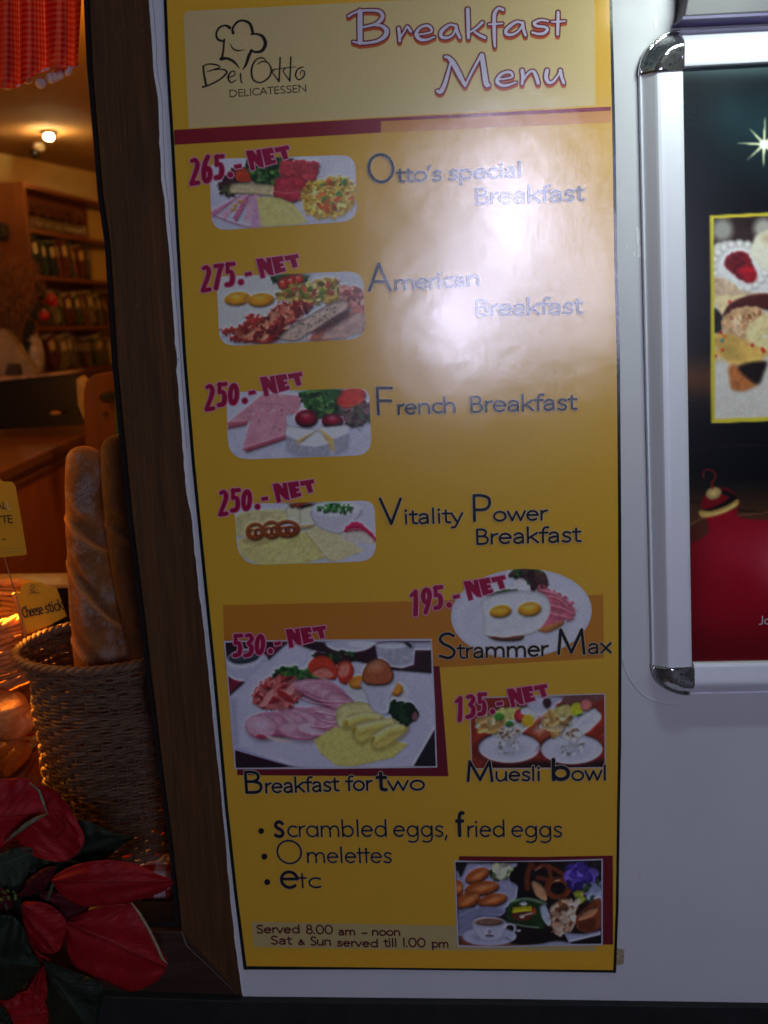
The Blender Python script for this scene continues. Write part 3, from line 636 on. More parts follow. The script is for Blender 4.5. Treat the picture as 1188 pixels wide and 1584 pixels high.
wedge([(530,405),(700,428),(590,482),(525,450)], [(525,450),(590,480),(590,562),(535,530)], [(588,480),(705,425),(700,470),(600,552)])
wedge([(715,410),(880,395),(885,440),(800,475)], [(800,475),(886,440),(880,520),(806,560)], [(715,412),(802,474),(806,562),(770,520)])
wedge([(600,510),(705,430),(770,500),(700,520)], [(598,510),(700,520),(772,502),(772,560),(700,572),(600,560)], [(598,510),(602,510),(602,512),(598,512)])
c.finish(); c.grain(.05); picture('food_photo', c, rounded([(350,607),(571,600),(575,704),(353,711.5)], (6,18,26,34)), LM, banner, -.0022-LAYER*3, 'picture of ham slices, radishes and three wedges of white cheese')
# --- picture 4: cheese plate with pretzels
c = canvas(300, 550, 3.7125, 356, 765, 590, 882, (210, 209, 220))
c.poly([(235,930),(330,890),(560,890),(540,960),(260,1040)], (214,204,140), soft=4, noise=.08)
c.poly([(250,1060),(420,1010),(640,1010),(760,1160),(600,1205),(380,1205),(270,1150)], (226,214,132), smooth=False, soft=3, noise=.07)
for a, b in (((600,1020),(420,1200)),((600,1020),(520,1205)),((600,1020),(640,1205)),((560,1015),(290,1110))): c.line([a, b], 4, (196,182,96), alpha=.7)
c.poly([(640,1010),(720,970),(830,1020),(980,1120),(850,1170),(790,1190)], (228,216,160), smooth=False, noise=.05); c.line([(640,1010),(700,1090),(790,1190)], 5, (186,170,96), alpha=.8)
c.poly([(525,880),(560,860),(605,880),(610,960),(545,950)], (232,226,186), noise=.05, edge=.2); c.poly([(608,870),(650,850),(690,880),(692,970),(612,980)], (234,228,190), noise=.05, edge=.2)
c.poly([(610,975),(695,970),(670,990),(615,1000)], (190,150,80), alpha=.7); c.poly([(530,850),(560,835),(700,835),(700,856),(600,870)], (60,40,36), jag=2, noise=.4); c.scatter([(540,840),(700,838),(690,860),(560,860)], [(170,60,40),(80,90,50)], 18, 2.4, 41)
c.ell(350,1050,70,26,0,(170,140,80),soft=8,alpha=.5)
for cx, cy, rx, ry in ((352,1010,45,42),(445,1000,46,44),(535,995,60,42)):
    c.ring(cx, cy, rx, ry, 20, (140,62,26)); c.ring(cx-14, cy+8, rx*.42, ry*.42, 13, (150,70,30)); c.ring(cx+16, cy+6, rx*.42, ry*.45, 13, (120,48,22)); c.ring(cx-3, cy-3, rx, ry, 4, (206,120,60), alpha=.5)
c.poly([(680,880),(700,970),(760,1005),(850,1020),(930,940),(950,880)], (206,202,210), smooth=True, streak=(0,3.6,.07), edge=.2); c.ell(812,873,140,46,0,(224,224,230)); c.ell(812,875,128,39,0,(232,232,230))
c.scatter([(700,870),(800,842),(920,860),(900,895),(760,905)], [(50,110,50),(30,80,40),(80,140,70)], 46, 2.1, 43)
c.poly([(850,1050),(880,975),(950,960),(1040,1040),(1045,1080),(940,1075)], (222,208,190), noise=.06); c.poly([(865,1010),(890,965),(950,958),(1044,1040),(1040,1066),(970,1010)], (206,40,84), jag=1); c.line([(880,1000),(960,1000),(1040,1064)], 4, (240,220,220), alpha=.8)
c.finish(); c.grain(.05); picture('food_photo', c, rounded([(362,780),(579,774),(583,868),(368.5,875)], (12,18,30,38)), LM, banner, -.0022-LAYER*3, 'picture of cheese slices with small pretzels and a white bowl of herb dip')
# --- oval plate with open sandwich
c = canvas(620, 860, 3.494, 690, 872, 922, 1026, (206, 206, 218))
c.ell(652,310,388,246,-4,(196,196,212)); c.ell(652,306,372,232,-4,(214,214,226),soft=6); c.ell(640,320,285,160,-4,(200,200,216),soft=10,alpha=.7); c.ell(640,326,272,150,-4,(210,210,224),soft=8)
c.poly([(470,205),(560,180),(640,180),(600,200),(480,215)], (76,92,50), jag=2, noise=.3)
parsley(c, [(595,100),(630,62),(690,72),(740,70),(790,150),(720,170),(660,130)], 60, 51, 3.4, GREEN+[(70,40,44),(80,50,50)]); c.scatter([(690,80),(760,90),(790,160),(710,170)], [(76,40,48),(60,30,36),(90,60,50)], 50, 3.2, 52)
c.ell(645,150,36,34,20,(232,220,220)); c.ell(660,160,30,22,20,(240,232,236))
c.poly([(725,170),(800,175),(880,215),(930,260),(945,320),(880,350),(770,400),(740,380)], (206,100,118), jag=4, noise=.25, cell=7)
for a, b in (((750,180),(900,250)),((780,210),(925,300)),((800,260),(940,320)),((790,300),(930,340))): c.line([a, ((a[0]+b[0])/2, a[1]+18), b], 9, (232,160,166), alpha=.6); c.line([(a[0], a[1]+12), ((a[0]+b[0])/2, a[1]+32), b], 5, (150,40,60), alpha=.6)
c.poly([(745,395),(860,355),(880,350),(870,375),(800,412),(760,410)], (190,120,60), noise=.2)
c.poly([(460,425),(560,440),(660,420),(640,455),(520,455)], (96,52,34), noise=.2)
c.poly([(440,330),(430,240),(520,200),(680,182),(780,210),(808,290),(770,370),(700,420),(560,430),(450,425)], (218,219,222), soft=2, noise=.04, edge=.12); c.line([(450,425),(560,436),(700,420),(770,370)], 3, (180,150,100), alpha=.7)
c.ell(538,299,60,34,-8,(214,150,20),light=.3); c.ell(695,287,64,39,-6,(222,150,24),light=.3); c.ell(690,272,36,12,-4,(244,200,110),soft=5,alpha=.8); c.ell(525,290,30,10,-8,(240,200,90),soft=5,alpha=.7)
c.finish(); c.grain(.05); picture('food_photo', c, ellipse_pts(806.5,949,109,69,-4,72), LM, banner, -.0022-LAYER*4, 'oval plate with two fried eggs and bacon on bread')
# --- breakfast for two
c = canvas(320, 900, 3.126, 344, 986, 680, 1192, (205, 205, 222))
c.poly([(80,285),(1085,285),(1085,440),(900,425),(560,340),(400,300),(110,550),(80,500)], (52,26,36), smooth=False, noise=.3, cell=20)
c.poly([(100,470),(350,330),(390,290),(340,290),(100,560)], (130,34,60), smooth=False, soft=4)
c.ell(190,400,110,80,-8,(196,196,214)); c.ell(178,375,82,38,-8,(220,220,232)); c.ell(178,362,76,30,-8,(60,72,84)); c.line([(100,380),(175,412),(255,372)], 8, (214,214,228))
c.ell(690,290,120,50,0,(196,196,212)); c.ell(750,292,70,22,0,(220,220,234)); c.poly([(810,290),(1010,290),(1000,400),(940,418),(830,400)], (178,178,190), smooth=False, noise=.1); c.ell(890,305,70,16,0,(210,212,224)); c.poly([(1010,290),(1085,290),(1085,330),(1000,330)], (190,190,208), smooth=False)
c.line([(960,290),(985,310)], 14, (40,40,44))
c.poly([(385,295),(410,290),(560,345),(720,388),(900,425),(1090,440),(1100,700),(1000,885),(640,898),(420,895),(130,800),(108,550)], (206,205,224), smooth=False, noise=.03, cell=30)
c.poly([(108,560),(140,560),(150,790),(430,895),(130,812)], (176,176,200), smooth=False, soft=8)
c.poly([(135,812),(425,897),(135,897)], (44,20,34), smooth=False); c.poly([(1108,700),(1108,895),(1000,887)], (30,26,34), smooth=False); c.line([(135,805),(425,893)], 5, (120,120,150))
parsley(c, [(315,460),(360,415),(440,420),(470,465),(420,480)], 50, 61, 3); parsley(c, [(460,430),(520,420),(550,470),(500,475)], 30, 62, 3, [(90,140,60),(60,110,50)]); parsley(c, [(500,350),(580,345),(700,335),(710,380),(620,400)], 45, 63, 3, [(30,50,30),(60,30,34),(60,100,50)])
c.poly([(490,400),(530,360),(590,365),(630,420),(620,470),(560,465),(500,440)], (214,62,36), edge=.15); c.poly([(510,440),(570,415),(610,450),(560,470)], (232,130,110), noise=.2); c.poly([(630,400),(680,380),(710,420),(690,490),(640,480)], (206,56,34)); c.ell(662,425,26,38,20,(230,120,100), noise=.3)
c.poly([(235,520),(300,470),(380,452),(450,480),(475,530),(420,590),(300,615),(240,590)], (182,60,58), jag=3, noise=.3, cell=8); c.scatter([(240,530),(380,465),(460,500),(400,590),(260,600)], [(214,110,104),(150,40,44),(230,140,130)], 60, 4, 64, asp=3)
def slice_(cx, cy, rx, ry, ang, colr=(222,156,176)):
    c.ell(cx+4, cy+9, rx, ry, ang, (120,60,80), soft=9, alpha=.45); c.ell(cx, cy, rx, ry, ang, (196,96,124), soft=1.5); c.ell(cx-1, cy-3, rx*.965, ry*.92, ang, colr, soft=2.5, noise=.10, cell=7, light=.12); c.ell(cx-rx*.2, cy-ry*.35, rx*.55, ry*.35, ang, (240,204,212), soft=12, alpha=.55)
for k in range(9): slice_(530+k*15, 512+k*10, 108-k*2, 44, 6+k*3, [(226,160,180),(232,184,196),(214,142,166)][k % 3])
for k, (x, y, rx, ry, a) in enumerate([(560,640,96,34,8),(520,652,98,38,4),(470,655,104,46,8),(430,668,104,52,6),(385,680,100,56,4),(340,690,96,58,6),(300,690,92,60,2),(262,700,76,58,10),(440,722,98,40,10),(520,712,90,34,6),(590,690,70,28,4)]): slice_(x, y, rx, ry, a, [(224,160,182),(234,190,202),(216,140,168),(228,172,190)][k % 4])
for p in [((520,632),(580,640),(655,662)),((550,672),(600,684),(650,682)),((500,700),(560,708),(610,700)),((440,560),(520,590),(600,600)),((470,545),(560,580),(680,585))]: c.line(list(p), 5, (176,72,106), alpha=.75); c.line([(q[0],q[1]-6) for q in p], 4, (242,214,220), alpha=.7)
c.ell(262,748,24,12,10,(186,64,86)); c.poly([(290,745),(350,752),(410,768),(400,776),(330,770)], (232,208,196), soft=2)
for cx, cy, rx in ((740,485,52),(925,520,34)): c.poly([(cx-rx-20,cy+30),(cx,cy-40),(cx+rx+16,cy),(cx+rx,cy+60),(cx-10,cy+90)], (216,216,216), noise=.05); c.ell(cx-8, cy, rx*.9, 32, -10, (230,140,40), light=.3)
c.poly([(640,600),(760,580),(840,640),(840,670),(700,720),(630,690)], (226,216,140), edge=.2, noise=.06)
c.poly([(515,765),(620,700),(800,740),(975,785),(900,850),(700,895),(620,885),(550,830)], (228,214,112), smooth=False, noise=.05, soft=2)
for pts, hl in (([(660,700),(670,650),(760,625),(840,640),(830,668),(740,690)], [(680,660),(760,636),(828,645)]), ([(700,730),(720,690),(820,665),(900,660),(900,690),(800,740),(740,775)], [(730,700),(820,675),(890,670)]), ([(790,775),(800,735),(880,690),(950,670),(975,700),(930,750),(850,800),(805,800)], [(810,748),(880,704),(950,684)])):
    c.poly([(x+4, y+12) for x, y in pts], (150,128,44), soft=8, alpha=.6); c.poly(pts, (224,206,104), soft=2, edge=.12, noise=.04); c.line(hl, 16, (242,234,176), soft=8, alpha=.9); c.line([(x+6, y+34) for x, y in hl], 10, (190,168,66), soft=7, alpha=.7); c.ell(pts[0][0]+10, pts[0][1]-14, 9, 17, 20, (186,160,58), soft=3)
parsley(c, [(865,600),(900,580),(990,600),(1015,640),(960,690),(900,650)], 80, 66, 3.4, [(20,50,26),(40,80,40),(16,36,20)]); c.ell(1005,650,14,24,0,(150,90,100))
c.poly([(748,480),(915,470),(890,550),(870,640),(800,620),(770,550)], (204,204,218), noise=.03, edge=.2); c.ell(832,484,84,22,-4,(190,190,204)); c.poly([(750,450),(775,395),(825,370),(875,392),(903,450),(880,490),(820,500),(765,490)], (178,92,52), noise=.06, edge=.45); c.ell(815,405,30,22,0,(220,160,120),soft=12,alpha=.7)
c.finish(); c.grain(.05)
fr = [(346.3,991.3),(510,989.3),(668,988),(673,1090),(676.3,1187.3),(520,1189.3),(363,1190)]
area('white_edge', fr, (214, 208, 220), 3)
picture('food_photo', c, [(348.5,993.5),(510,991.5),(666,990.2),(671,1090),(674,1185.3),(520,1187.2),(365,1188)], LM, banner, -.0022-LAYER*4, 'large picture of a square plate with ham, cheese and a boiled egg', step=1.0)
# --- muesli bowls
c = canvas(620, 860, 3.494, 722, 1068, 942, 1194, (160, 58, 34))
c.poly([(380,760),(1110,740),(1110,1150),(380,1150)], (150,46,26), smooth=False, noise=.25, cell=24); c.poly([(480,1110),(1100,1100),(1100,1150),(480,1150)], (40,14,14), smooth=False, soft=10)
c.poly([(840,750),(1100,745),(1050,790),(880,800)], (120,74,70), soft=8); c.ell(760,800,80,60,0,(198,198,214),soft=4); c.ell(745,860,44,34,0,(206,206,222)); c.poly([(765,790),(790,755),(812,790),(790,822)], (60,30,36), soft=3); c.ell(840,775,30,22,0,(180,180,196))
c.ell(755,930,66,60,0,(176,84,52),soft=10); c.ell(745,940,20,14,0,(220,170,150),soft=8)
for cx, cy in ((586,1035),(922,1042)):
    c.ell(cx, cy+8, 168, 82, 0, (90,30,24), soft=10); c.ell(cx, cy, 166, 82, 0, (204,204,220)); c.ell(cx, cy-4, 150, 68, 0, (218,218,230), soft=6); c.ell(cx, cy, 76, 40, 0, (190,192,200), soft=12, alpha=.8); c.scatter([(cx-70,cy-30),(cx+70,cy-30),(cx+60,cy+30),(cx-60,cy+30)], [(226,226,220),(160,160,160)], 30, 1.8, cx)
for dx, sx in ((0, 1), (345, 1)):
    c.poly([(400+dx,915),(520+dx,830),(700+dx,830),(735+dx,880),(650+dx,960),(610+dx,1000),(560+dx,1000),(470+dx,950)], (206,206,196), noise=.15, cell=6)
    c.poly([(560+dx,990),(610+dx,990),(596+dx,1040),(576+dx,1040)], (190,186,190)); c.ell(586+dx,1045,36,14,0,(196,196,206))
    c.scatter([(408+dx,900),(470+dx,850),(560+dx,840),(520+dx,950),(460+dx,940)], [(226,190,120),(206,160,86),(236,206,140),(180,130,70)], 60, 4.2, 71+dx, asp=2.2, light=.2)
    c.scatter([(520+dx,930),(640+dx,930),(610+dx,990),(560+dx,990)], [(214,206,190),(150,110,80),(230,226,220)], 50, 2, 72+dx)
c.poly([(500,850),(600,812),(690,830),(620,880),(520,880)], (206,206,110), noise=.2); c.ell(530,868,28,22,10,(70,150,50)); c.ell(586,906,22,16,0,(60,140,50)); c.ell(646,862,34,38,10,(206,52,60),light=.4); c.ell(686,890,34,34,0,(226,180,40)); c.ell(672,836,26,22,0,(222,222,232))
c.poly([(820,830),(900,800),(930,850),(850,870)], (206,190,110), noise=.2); c.ell(950,828,34,38,0,(206,210,40)); c.ell(968,862,18,12,0,(80,160,50)); c.ell(1000,806,32,34,0,(222,120,110),light=.3); c.poly([(930,880),(1000,850),(1045,820),(1070,870),(1010,950),(940,920)], (220,222,232), noise=.08)
c.finish(); c.grain(.05); fr = [(725.5,1079),(830,1075.5),(936.3,1072.3),(937,1188.3),(830,1189.5),(729,1190)]
area('white_edge', fr, (205, 196, 200), 1)
picture('food_photo', c, [(727.5,1080.8),(830,1077.5),(934.6,1074.3),(935.2,1186.6),(830,1187.7),(730.7,1188.2)], LM, banner, -.0022-LAYER*2, 'picture of two glass bowls of muesli on white saucers')
# --- bread and coffee
c = canvas(700, 1320, 4.85, 704, 1328, 938, 1466, (22, 14, 16))
c.poly([(25,130),(100,70),(480,70),(490,110),(440,180),(490,250),(480,330),(400,410),(40,440)], (168,168,196), smooth=False, noise=.08)
c.poly([(25,100),(110,66),(60,180)], (24,20,26), smooth=False); c.poly([(440,120),(600,70),(600,350),(500,330),(495,240),(430,200)], (14,8,12), soft=3)
c.poly([(270,140),(330,110),(370,190),(310,200)], (30,56,30), jag=2); c.scatter([(310,90),(430,100),(410,180),(330,170)], [(206,210,160),(230,230,200),(120,140,80)], 40, 4, 81)
for cx, cy, rx, ry, a in ((185,165,95,50,-24),(40,260,40,60,0),(220,260,128,52,-8),(115,350,96,60,-26),(300,350,110,46,-12)):
    c.ell(cx, cy+6, rx, ry, a, (70,26,14)); c.ell(cx, cy, rx, ry, a, (190,92,36), light=.55, noise=.15); c.ell(cx+10, cy-6, rx*.55, ry*.28, a-6, (226,158,92), soft=6, alpha=.8)
c.poly([(38,470),(60,420),(200,400),(390,410),(360,470),(240,480),(150,560),(44,620)], (136,138,168), noise=.08, soft=2); c.line([(40,470),(200,402),(390,412)], 6, (190,190,210), alpha=.7)
c.poly([(520,100),(600,70),(760,70),(840,160),(890,240),(850,330),(740,350),(620,260),(520,230)], (20,10,12), soft=4)
c.line([(590,80),(560,160),(560,260)], 44, (110,48,22), soft=4); c.ring(790,260,80,66,40,(128,56,26)); c.line([(620,110),(700,90),(820,150),(870,230)], 34, (120,50,24), soft=3); c.line([(640,180),(730,190),(720,100)], 34, (130,60,34), soft=4, alpha=.9); c.line([(620,130),(660,100)], 8, (216,180,170), alpha=.7); c.line([(770,205),(800,200)], 10, (236,214,200), alpha=.8)
c.poly([(590,220),(620,205),(680,250),(710,330),(690,358),(620,310)], (214,160,110), noise=.12, edge=.3)
c.poly([(840,60),(1115,60),(1115,360),(980,380),(900,260)], (46,34,38), noise=.4); c.scatter([(850,150),(960,90),(1060,120),(1060,200),(980,270),(900,250)], [(90,66,180),(70,50,150),(120,96,200),(50,36,110)], 90, 6, 84, asp=1.4); c.scatter([(990,260),(1080,250),(1110,180),(1110,330),(1020,350)], [(180,190,214),(140,150,180),(60,80,60)], 50, 4, 85); c.scatter([(910,290),(970,300),(960,370)], [(206,190,50),(150,160,50)], 30, 3, 86)
c.poly([(410,520),(415,400),(470,345),(600,335),(700,385),(690,560),(560,540)], (34,62,26), noise=.25); c.line([(430,360),(560,338),(700,378)], 16, (140,170,140), soft=4); c.line([(410,520),(540,545),(640,556)], 12, (150,170,140), alpha=.8)
c.poly([(500,376),(530,356),(560,378),(530,392)], (206,210,214)); c.poly([(452,402),(592,392),(596,438),(446,446)], (206,196,30), smooth=False); c.poly([(440,460),(500,440),(600,440),(570,500),(480,500)], (96,40,28)); c.line([(540,460),(600,446)], 10, (220,220,220)); c.ell(520,470,20,16,0,(220,190,170)); c.ell(610,430,18,26,0,(190,70,30))
c.poly([(655,395),(700,395),(740,500),(720,545),(670,480)], (190,200,220))
c.poly([(740,400),(840,345),(930,360),(910,470),(880,580),(800,605),(740,560)], (170,120,84), jag=3, noise=.2); c.scatter([(740,400),(850,350),(930,370),(890,570),(790,600)], [(206,160,124),(226,200,170),(140,84,50)], 130, 3.4, 88)
c.poly([(930,470),(1000,400),(1110,340),(1112,560),(1020,600),(930,560)], (140,66,36), noise=.2, edge=.2); c.poly([(940,490),(1010,430),(1090,410),(1060,460),(980,500)], (200,140,96)); c.poly([(930,520),(1060,480),(1060,560),(960,570)], (96,40,22), alpha=.8)
c.poly([(835,595),(1000,600),(1110,578),(1110,610),(870,668)], (176,180,204), smooth=False); c.poly([(670,690),(720,660),(830,656),(900,690)], (170,170,190)); c.poly([(45,620),(120,640),(500,690),(45,692)], (110,60,36), noise=.2, soft=3); c.ell(320,690,180,16,0,(120,74,40))
c.ell(275,620,205,72,0,(160,160,184)); c.ell(275,610,196,62,0,(190,190,212)); c.ell(275,622,120,34,0,(150,150,178),soft=6)
c.ring(430,560,38,32,16,(190,190,210)); c.poly([(153,510),(395,505),(380,600),(330,650),(240,655),(180,610)], (196,196,214), noise=.03, edge=.15); c.ell(275,512,121,36,0,(212,212,226)); c.ell(275,514,106,28,0,(126,84,66)); c.ell(260,520,70,14,0,(150,110,90),soft=5)
c.ring(275,588,9,12,4,(90,40,50)); c.line([(250,614),(300,616)], 9, (70,40,50)); c.line([(400,630),(440,655)], 10, (110,110,130)); c.ell(495,578,18,9,0,(210,214,220))
c.finish(); c.grain(.05); fr = [(702.5,1331),(770,1332.5),(830,1331.5),(932.5,1328.5),(932.3,1462),(830,1463.8),(760,1465.8),(707.5,1464.2)]
area('white_edge', fr, (206, 204, 222), 3)
picture('food_photo', c, [(704.6,1333),(770,1334.5),(830,1333.5),(930.4,1330.7),(930.2,1460),(830,1461.8),(760,1463.7),(709.5,1462.2)], LM, banner, -.0022-LAYER*4, 'dark picture of bread rolls, a pretzel and a cup of coffee')

# --- heading and logo
CORE = laminate('letter_white', (226, 218, 236)); MAR = laminate('letter_maroon', (128, 30, 56)); ORG = laminate('letter_orange', (206, 92, 34))
def zstroke(f, ox, oy, k, pts, grow=0): f.stroke([(ox+p[0]/k, oy+p[1]/k, p[2]/k) for p in [tuple(q) for q in catmull(pts, 6)]] if len(pts) > 2 else [(ox+p[0]/k, oy+p[1]/k, p[2]/k) for p in pts])
H1 = [[(60,165,22),(110,135,20),(180,112,20),(300,105,22),(380,118,30),(408,165,36),(380,215,34),(320,250,24),(210,278,18)], [(320,255,18),(400,265,28),(448,310,44),(430,370,40),(350,420,26),(230,440,24),(150,435,22),(105,425,14)], [(178,115,48),(178,280,48),(178,435,46)],
 [(572,290,30),(580,350,28),(582,418,26)], [(585,390,14),(630,320,16),(660,270,18),(685,305,26),(700,325,18)], [(755,355,14),(830,345,14),(905,325,16),(900,285,26),(860,262,24),(790,285,24),(750,350,32),(790,400,32),(860,405,22),(940,375,12)],
 [(1160,265,20),(1090,255,22),(1010,320,32),(1010,375,30),(1070,385,22),(1130,350,18),(1160,270,16)]]
H2 = [[(35,265,28),(50,330,28),(75,385,26)], [(155,95,34),(160,250,34),(162,385,28)], [(305,230,26),(240,290,22),(185,325,14)], [(225,325,16),(270,355,26),(330,385,28)],
 [(515,100,28),(470,85,24),(430,140,34),(425,250,34),(428,400,30),(432,475,20)], [(368,248,14),(430,245,16),(510,238,14)], [(720,235,18),(650,225,24),(560,290,32),(545,340,28),(600,355,24),(670,320,18),(725,240,16)], [(715,230,26),(725,300,28),(745,360,24)],
 [(975,215,16),(900,205,20),(835,235,28),(860,265,24),(940,275,24),(970,300,28),(930,340,26),(870,345,22),(815,330,18)], [(1078,125,26),(1076,240,30),(1073,350,26)], [(1015,222,16),(1080,222,18),(1150,215,14)]]
H3 = [[(-157,928,22),(-120,935,40),(-80,860,36),(-45,740,28),(-20,640,18)], [(-80,578,18),(-40,590,34),(10,650,48),(70,760,48),(128,875,26)], [(132,870,20),(190,750,22),(290,565,24)], [(300,565,44),(320,700,48),(345,855,48),(372,868,26)],
 [(450,810,16),(530,805,14),(608,785,16),(600,745,26),(555,735,24),(490,765,28),(455,830,34),(500,870,26),(560,870,22),(650,840,12)], [(712,720,36),(718,780,32),(710,855,24)], [(715,830,14),(770,750,18),(820,725,24),(850,770,34),(875,850,30)],
 [(965,720,36),(955,790,36),(980,840,30),(1030,830,22),(1090,750,18),(1100,720,26)], [(1100,720,32),(1115,790,28),(1135,845,26)]]
for word, sets in (('Breakfast', [(530, H1), (700, H2)]), ('Menu', [(700, H3)])):
    f = Field(528, -4, 888, 90, .5) if word == 'Breakfast' else Field(665, 70, 888, 160, .5)
    for ox, hs in sets:
        for s in hs: zstroke(f, ox, 0, 6.6, s)
    put('letter_shadow', *f.mesh(-2.0, (0, 4.4)), ORG, banner, 3); put('letter_outline', *f.mesh(-2.4), MAR, banner, 4)
    o = put('heading_letters', *f.mesh(-.15), CORE, banner, 5); o['label'] = 'pale brush letters reading %s with a maroon outline' % word
INK = laminate('ink', (44, 34, 34))
f = Field(305, 20, 480, 160, .4)
for s in [[(365,150,34),(320,128,22),(260,150,22),(228,210,20),(245,270,24),(300,290,22)], [(400,205,30),(395,160,22),(440,95,24),(500,78,24),(570,110,30),(600,190,32)], [(585,215,22),(640,215,22),(700,240,32),(730,310,38),(700,380,36),(640,400,26),(580,385,24)],
          [(310,270,20),(300,380,20),(285,475,26)], [(275,470,34),(340,465,28),(410,500,26),(465,565,8)], [(590,380,26),(560,440,34),(530,530,26),(495,578,8)], [(368,315,6),(400,365,14),(450,385,14),(525,375,4)],
          [(95,545,20),(105,640,22),(125,740,24)], [(90,545,14),(150,522,16),(230,530,16),(265,555,12),(200,578,14),(135,600,10)], [(190,582,12),(290,575,14),(335,608,20),(270,675,18),(180,725,18),(88,760,18)],
          [(355,660,12),(415,635,12),(410,595,12),(370,610,16),(350,665,18),(380,710,14),(430,685,10)], [(475,620,16),(480,690,14),(490,715,12)], [(650,525,10),(690,498,14),(750,505,14),(788,570,18),(770,650,18),(690,708,16),(615,690,18),(588,620,20),(600,530,18),(645,470,16),(705,460,14),(740,495,10)],
          [(880,455,16),(876,580,16),(868,700,18)], [(868,700,14),(825,640,12),(800,600,12),(840,570,10)], [(990,450,16),(985,570,16),(978,695,18)], [(978,690,14),(935,635,12),(912,590,12),(935,565,10)], [(800,580,8),(900,565,10),(1040,550,8)], [(1115,552,12),(1060,575,16),(1038,640,16),(1070,682,14),(1120,650,16),(1128,600,14),(1095,590,10),(1085,630,8)]]:
    zstroke(f, 300, 20, 6.6, s)
pen_line([f], 'DELICATESSEN', 355.5, 150.6, 473.5, 142, 8.2, 1.35)
o = put('logo', *f.mesh(0), INK, banner, 3); o['label'] = 'dark line drawing of a chef hat above the hand-lettered shop name'

# --- prices
PINK = laminate('price_red', (176, 20, 70)); PHALO = laminate('price_halo', (238, 160, 190))
def digit(ch):   # strokes in a 100 x 290 slot, top left origin
    E = lambda cx, cy, rx, ry, w_: [(x, y, w_) for x, y in ellipse_pts(cx, cy, rx, ry, 0, 20)]+[(cx+rx, cy, w_)]
    return {'2': [[(22,30,40),(52,18,42),(78,62,48),(66,135,46),(42,205,42),(26,262,44)], [(28,262,42),(92,250,44)]],
            '6': [[(60,2,46),(34,70,50),(24,150,50),(26,190,50)], E(58,185,32,66,48)], '5': [[(28,12,40),(30,100,40)], [(20,20,40),(88,12,44)], [(30,98,34),(68,98,42),(86,150,50),(76,215,50),(30,232,46)]],
            '7': [[(22,22,44),(92,14,44)], [(84,20,46),(60,120,46),(40,250,48)]], '0': [E(56,135,34,92,48)], '1': [[(18,62,34),(52,30,38)], [(60,24,46),(66,140,48),(64,262,50)]],
            '9': [E(54,88,34,66,48), [(88,90,46),(74,180,46),(48,262,44)]], '3': [[(22,28,40),(60,20,42),(84,62,46),(48,112,36)], [(48,116,34),(88,150,48),(78,222,50),(26,246,44)]]}[ch]
NETS = [[(630,122),(695,113),(742,168),(734,112),(780,104),(815,290),(768,282),(706,220),(724,310),(682,322)], [(788,104),(900,86),(918,140),(874,146),(878,166),(908,161),(916,190),(886,195),(890,216),(930,206),(940,242),(832,274)],
        [(918,90),(1062,64),(1074,102),(1038,112),(1062,196),(1014,210),(984,126),(934,136)]]
def price(txt, ax, ay, bx, by, drop=0, dy=0):
    # local frame anchors: (65,195) first digit top-left and (1070,62) right top of the T
    k = math.hypot(bx-ax, by-ay)/math.hypot(1005, 133); rot = math.atan2(by-ay, bx-ax)-math.atan2(-133, 1005); cr, sr = math.cos(rot), math.sin(rot)
    def m(p): x, y = (p[0]-65)*k, (p[1]-195)*k; return (ax+x*cr-y*sr, ay+x*sr+y*cr)
    f = Field(min(ax, bx)-8, by-8, bx+8, ay+52, .4)
    for i, ch in enumerate(txt):
        ox, oy = 62+i*122, 195-i*16
        for s in digit(ch):
            pts = [(ox+p[0]-.04*p[1], oy+p[1], p[2]) for p in s]
            pts = [tuple(q) for q in catmull(pts, 4)] if len(pts) > 2 and ch not in '' else pts
            f.stroke([(*m(p), max(.5, p[2]*k)) for p in pts])
    f.stroke([(*m((473,364)), 58*k), (*m((474,366)), 58*k)]); f.poly([m(p) for p in [(510,268),(580,254),(588,290),(520,306)]])
    for q in NETS: f.poly([m(p) for p in q])
    put('price_outline', *f.mesh(-1.7), PHALO, banner, 6); o = put('price', *f.mesh(-.1), PINK, banner, 7); o['label'] = 'crimson price reading %s.- NET' % txt
price('265', 294.5, 244.5, 447.2, 224.6); price('275', 312.5, 410.5, 461.8, 392.6); price('250', 318, 594.5, 467.5, 575); price('250', 339.5, 758, 485.7, 741.2)
price('195', 634.5, 912, 781.5, 889.5); price('530', 361.5, 981, 504.2, 967.5); price('135', 704, 1076.5, 846.5, 1057.6)

# --- dish names
TXT = laminate('text_black', (26, 24, 36)); THALO = laminate('text_halo', (206, 190, 160))
def words(label, box, caps, lines, halo=1.0, layer=6, mat=TXT):
    f = Field(*box, .42)
    for cp in caps: cap_box(f, *cp)
    for ln in lines: pen_line([f], *ln)
    if halo: put('letter_edge', *f.mesh(-halo), THALO, banner, layer)
    o = put('dish_lettering', *f.mesh(0), mat, banner, layer+1); o['label'] = label
W = 3.3
words("dark letters reading Otto's special Breakfast", (560,225,920,330), [('O',569.7,237,611,283.5,4.3)], [("tto's special",615.5,282.5,806,273.5,16.6,W),('Breakfast',736.5,316.3,901,310.2,18.2,W)])
words('dark letters reading American Breakfast', (560,395,920,500), [('A',569.7,406,606,451,4.2)], [('merican',611.4,449.4,741,441.5,16.8,W),('Breakfast',736.5,489.3,899,485,18.2,W)])
words('dark letters reading French', (575,588,716,660), [('F',583.5,598,609.5,642.8,4.4)], [('rench',615.6,642,704,638.6,17,W)])
words('dark letters reading Breakfast beside French', (716,600,905,660), [], [('Breakfast',728,638.6,889.5,634.2,18.2,W)])
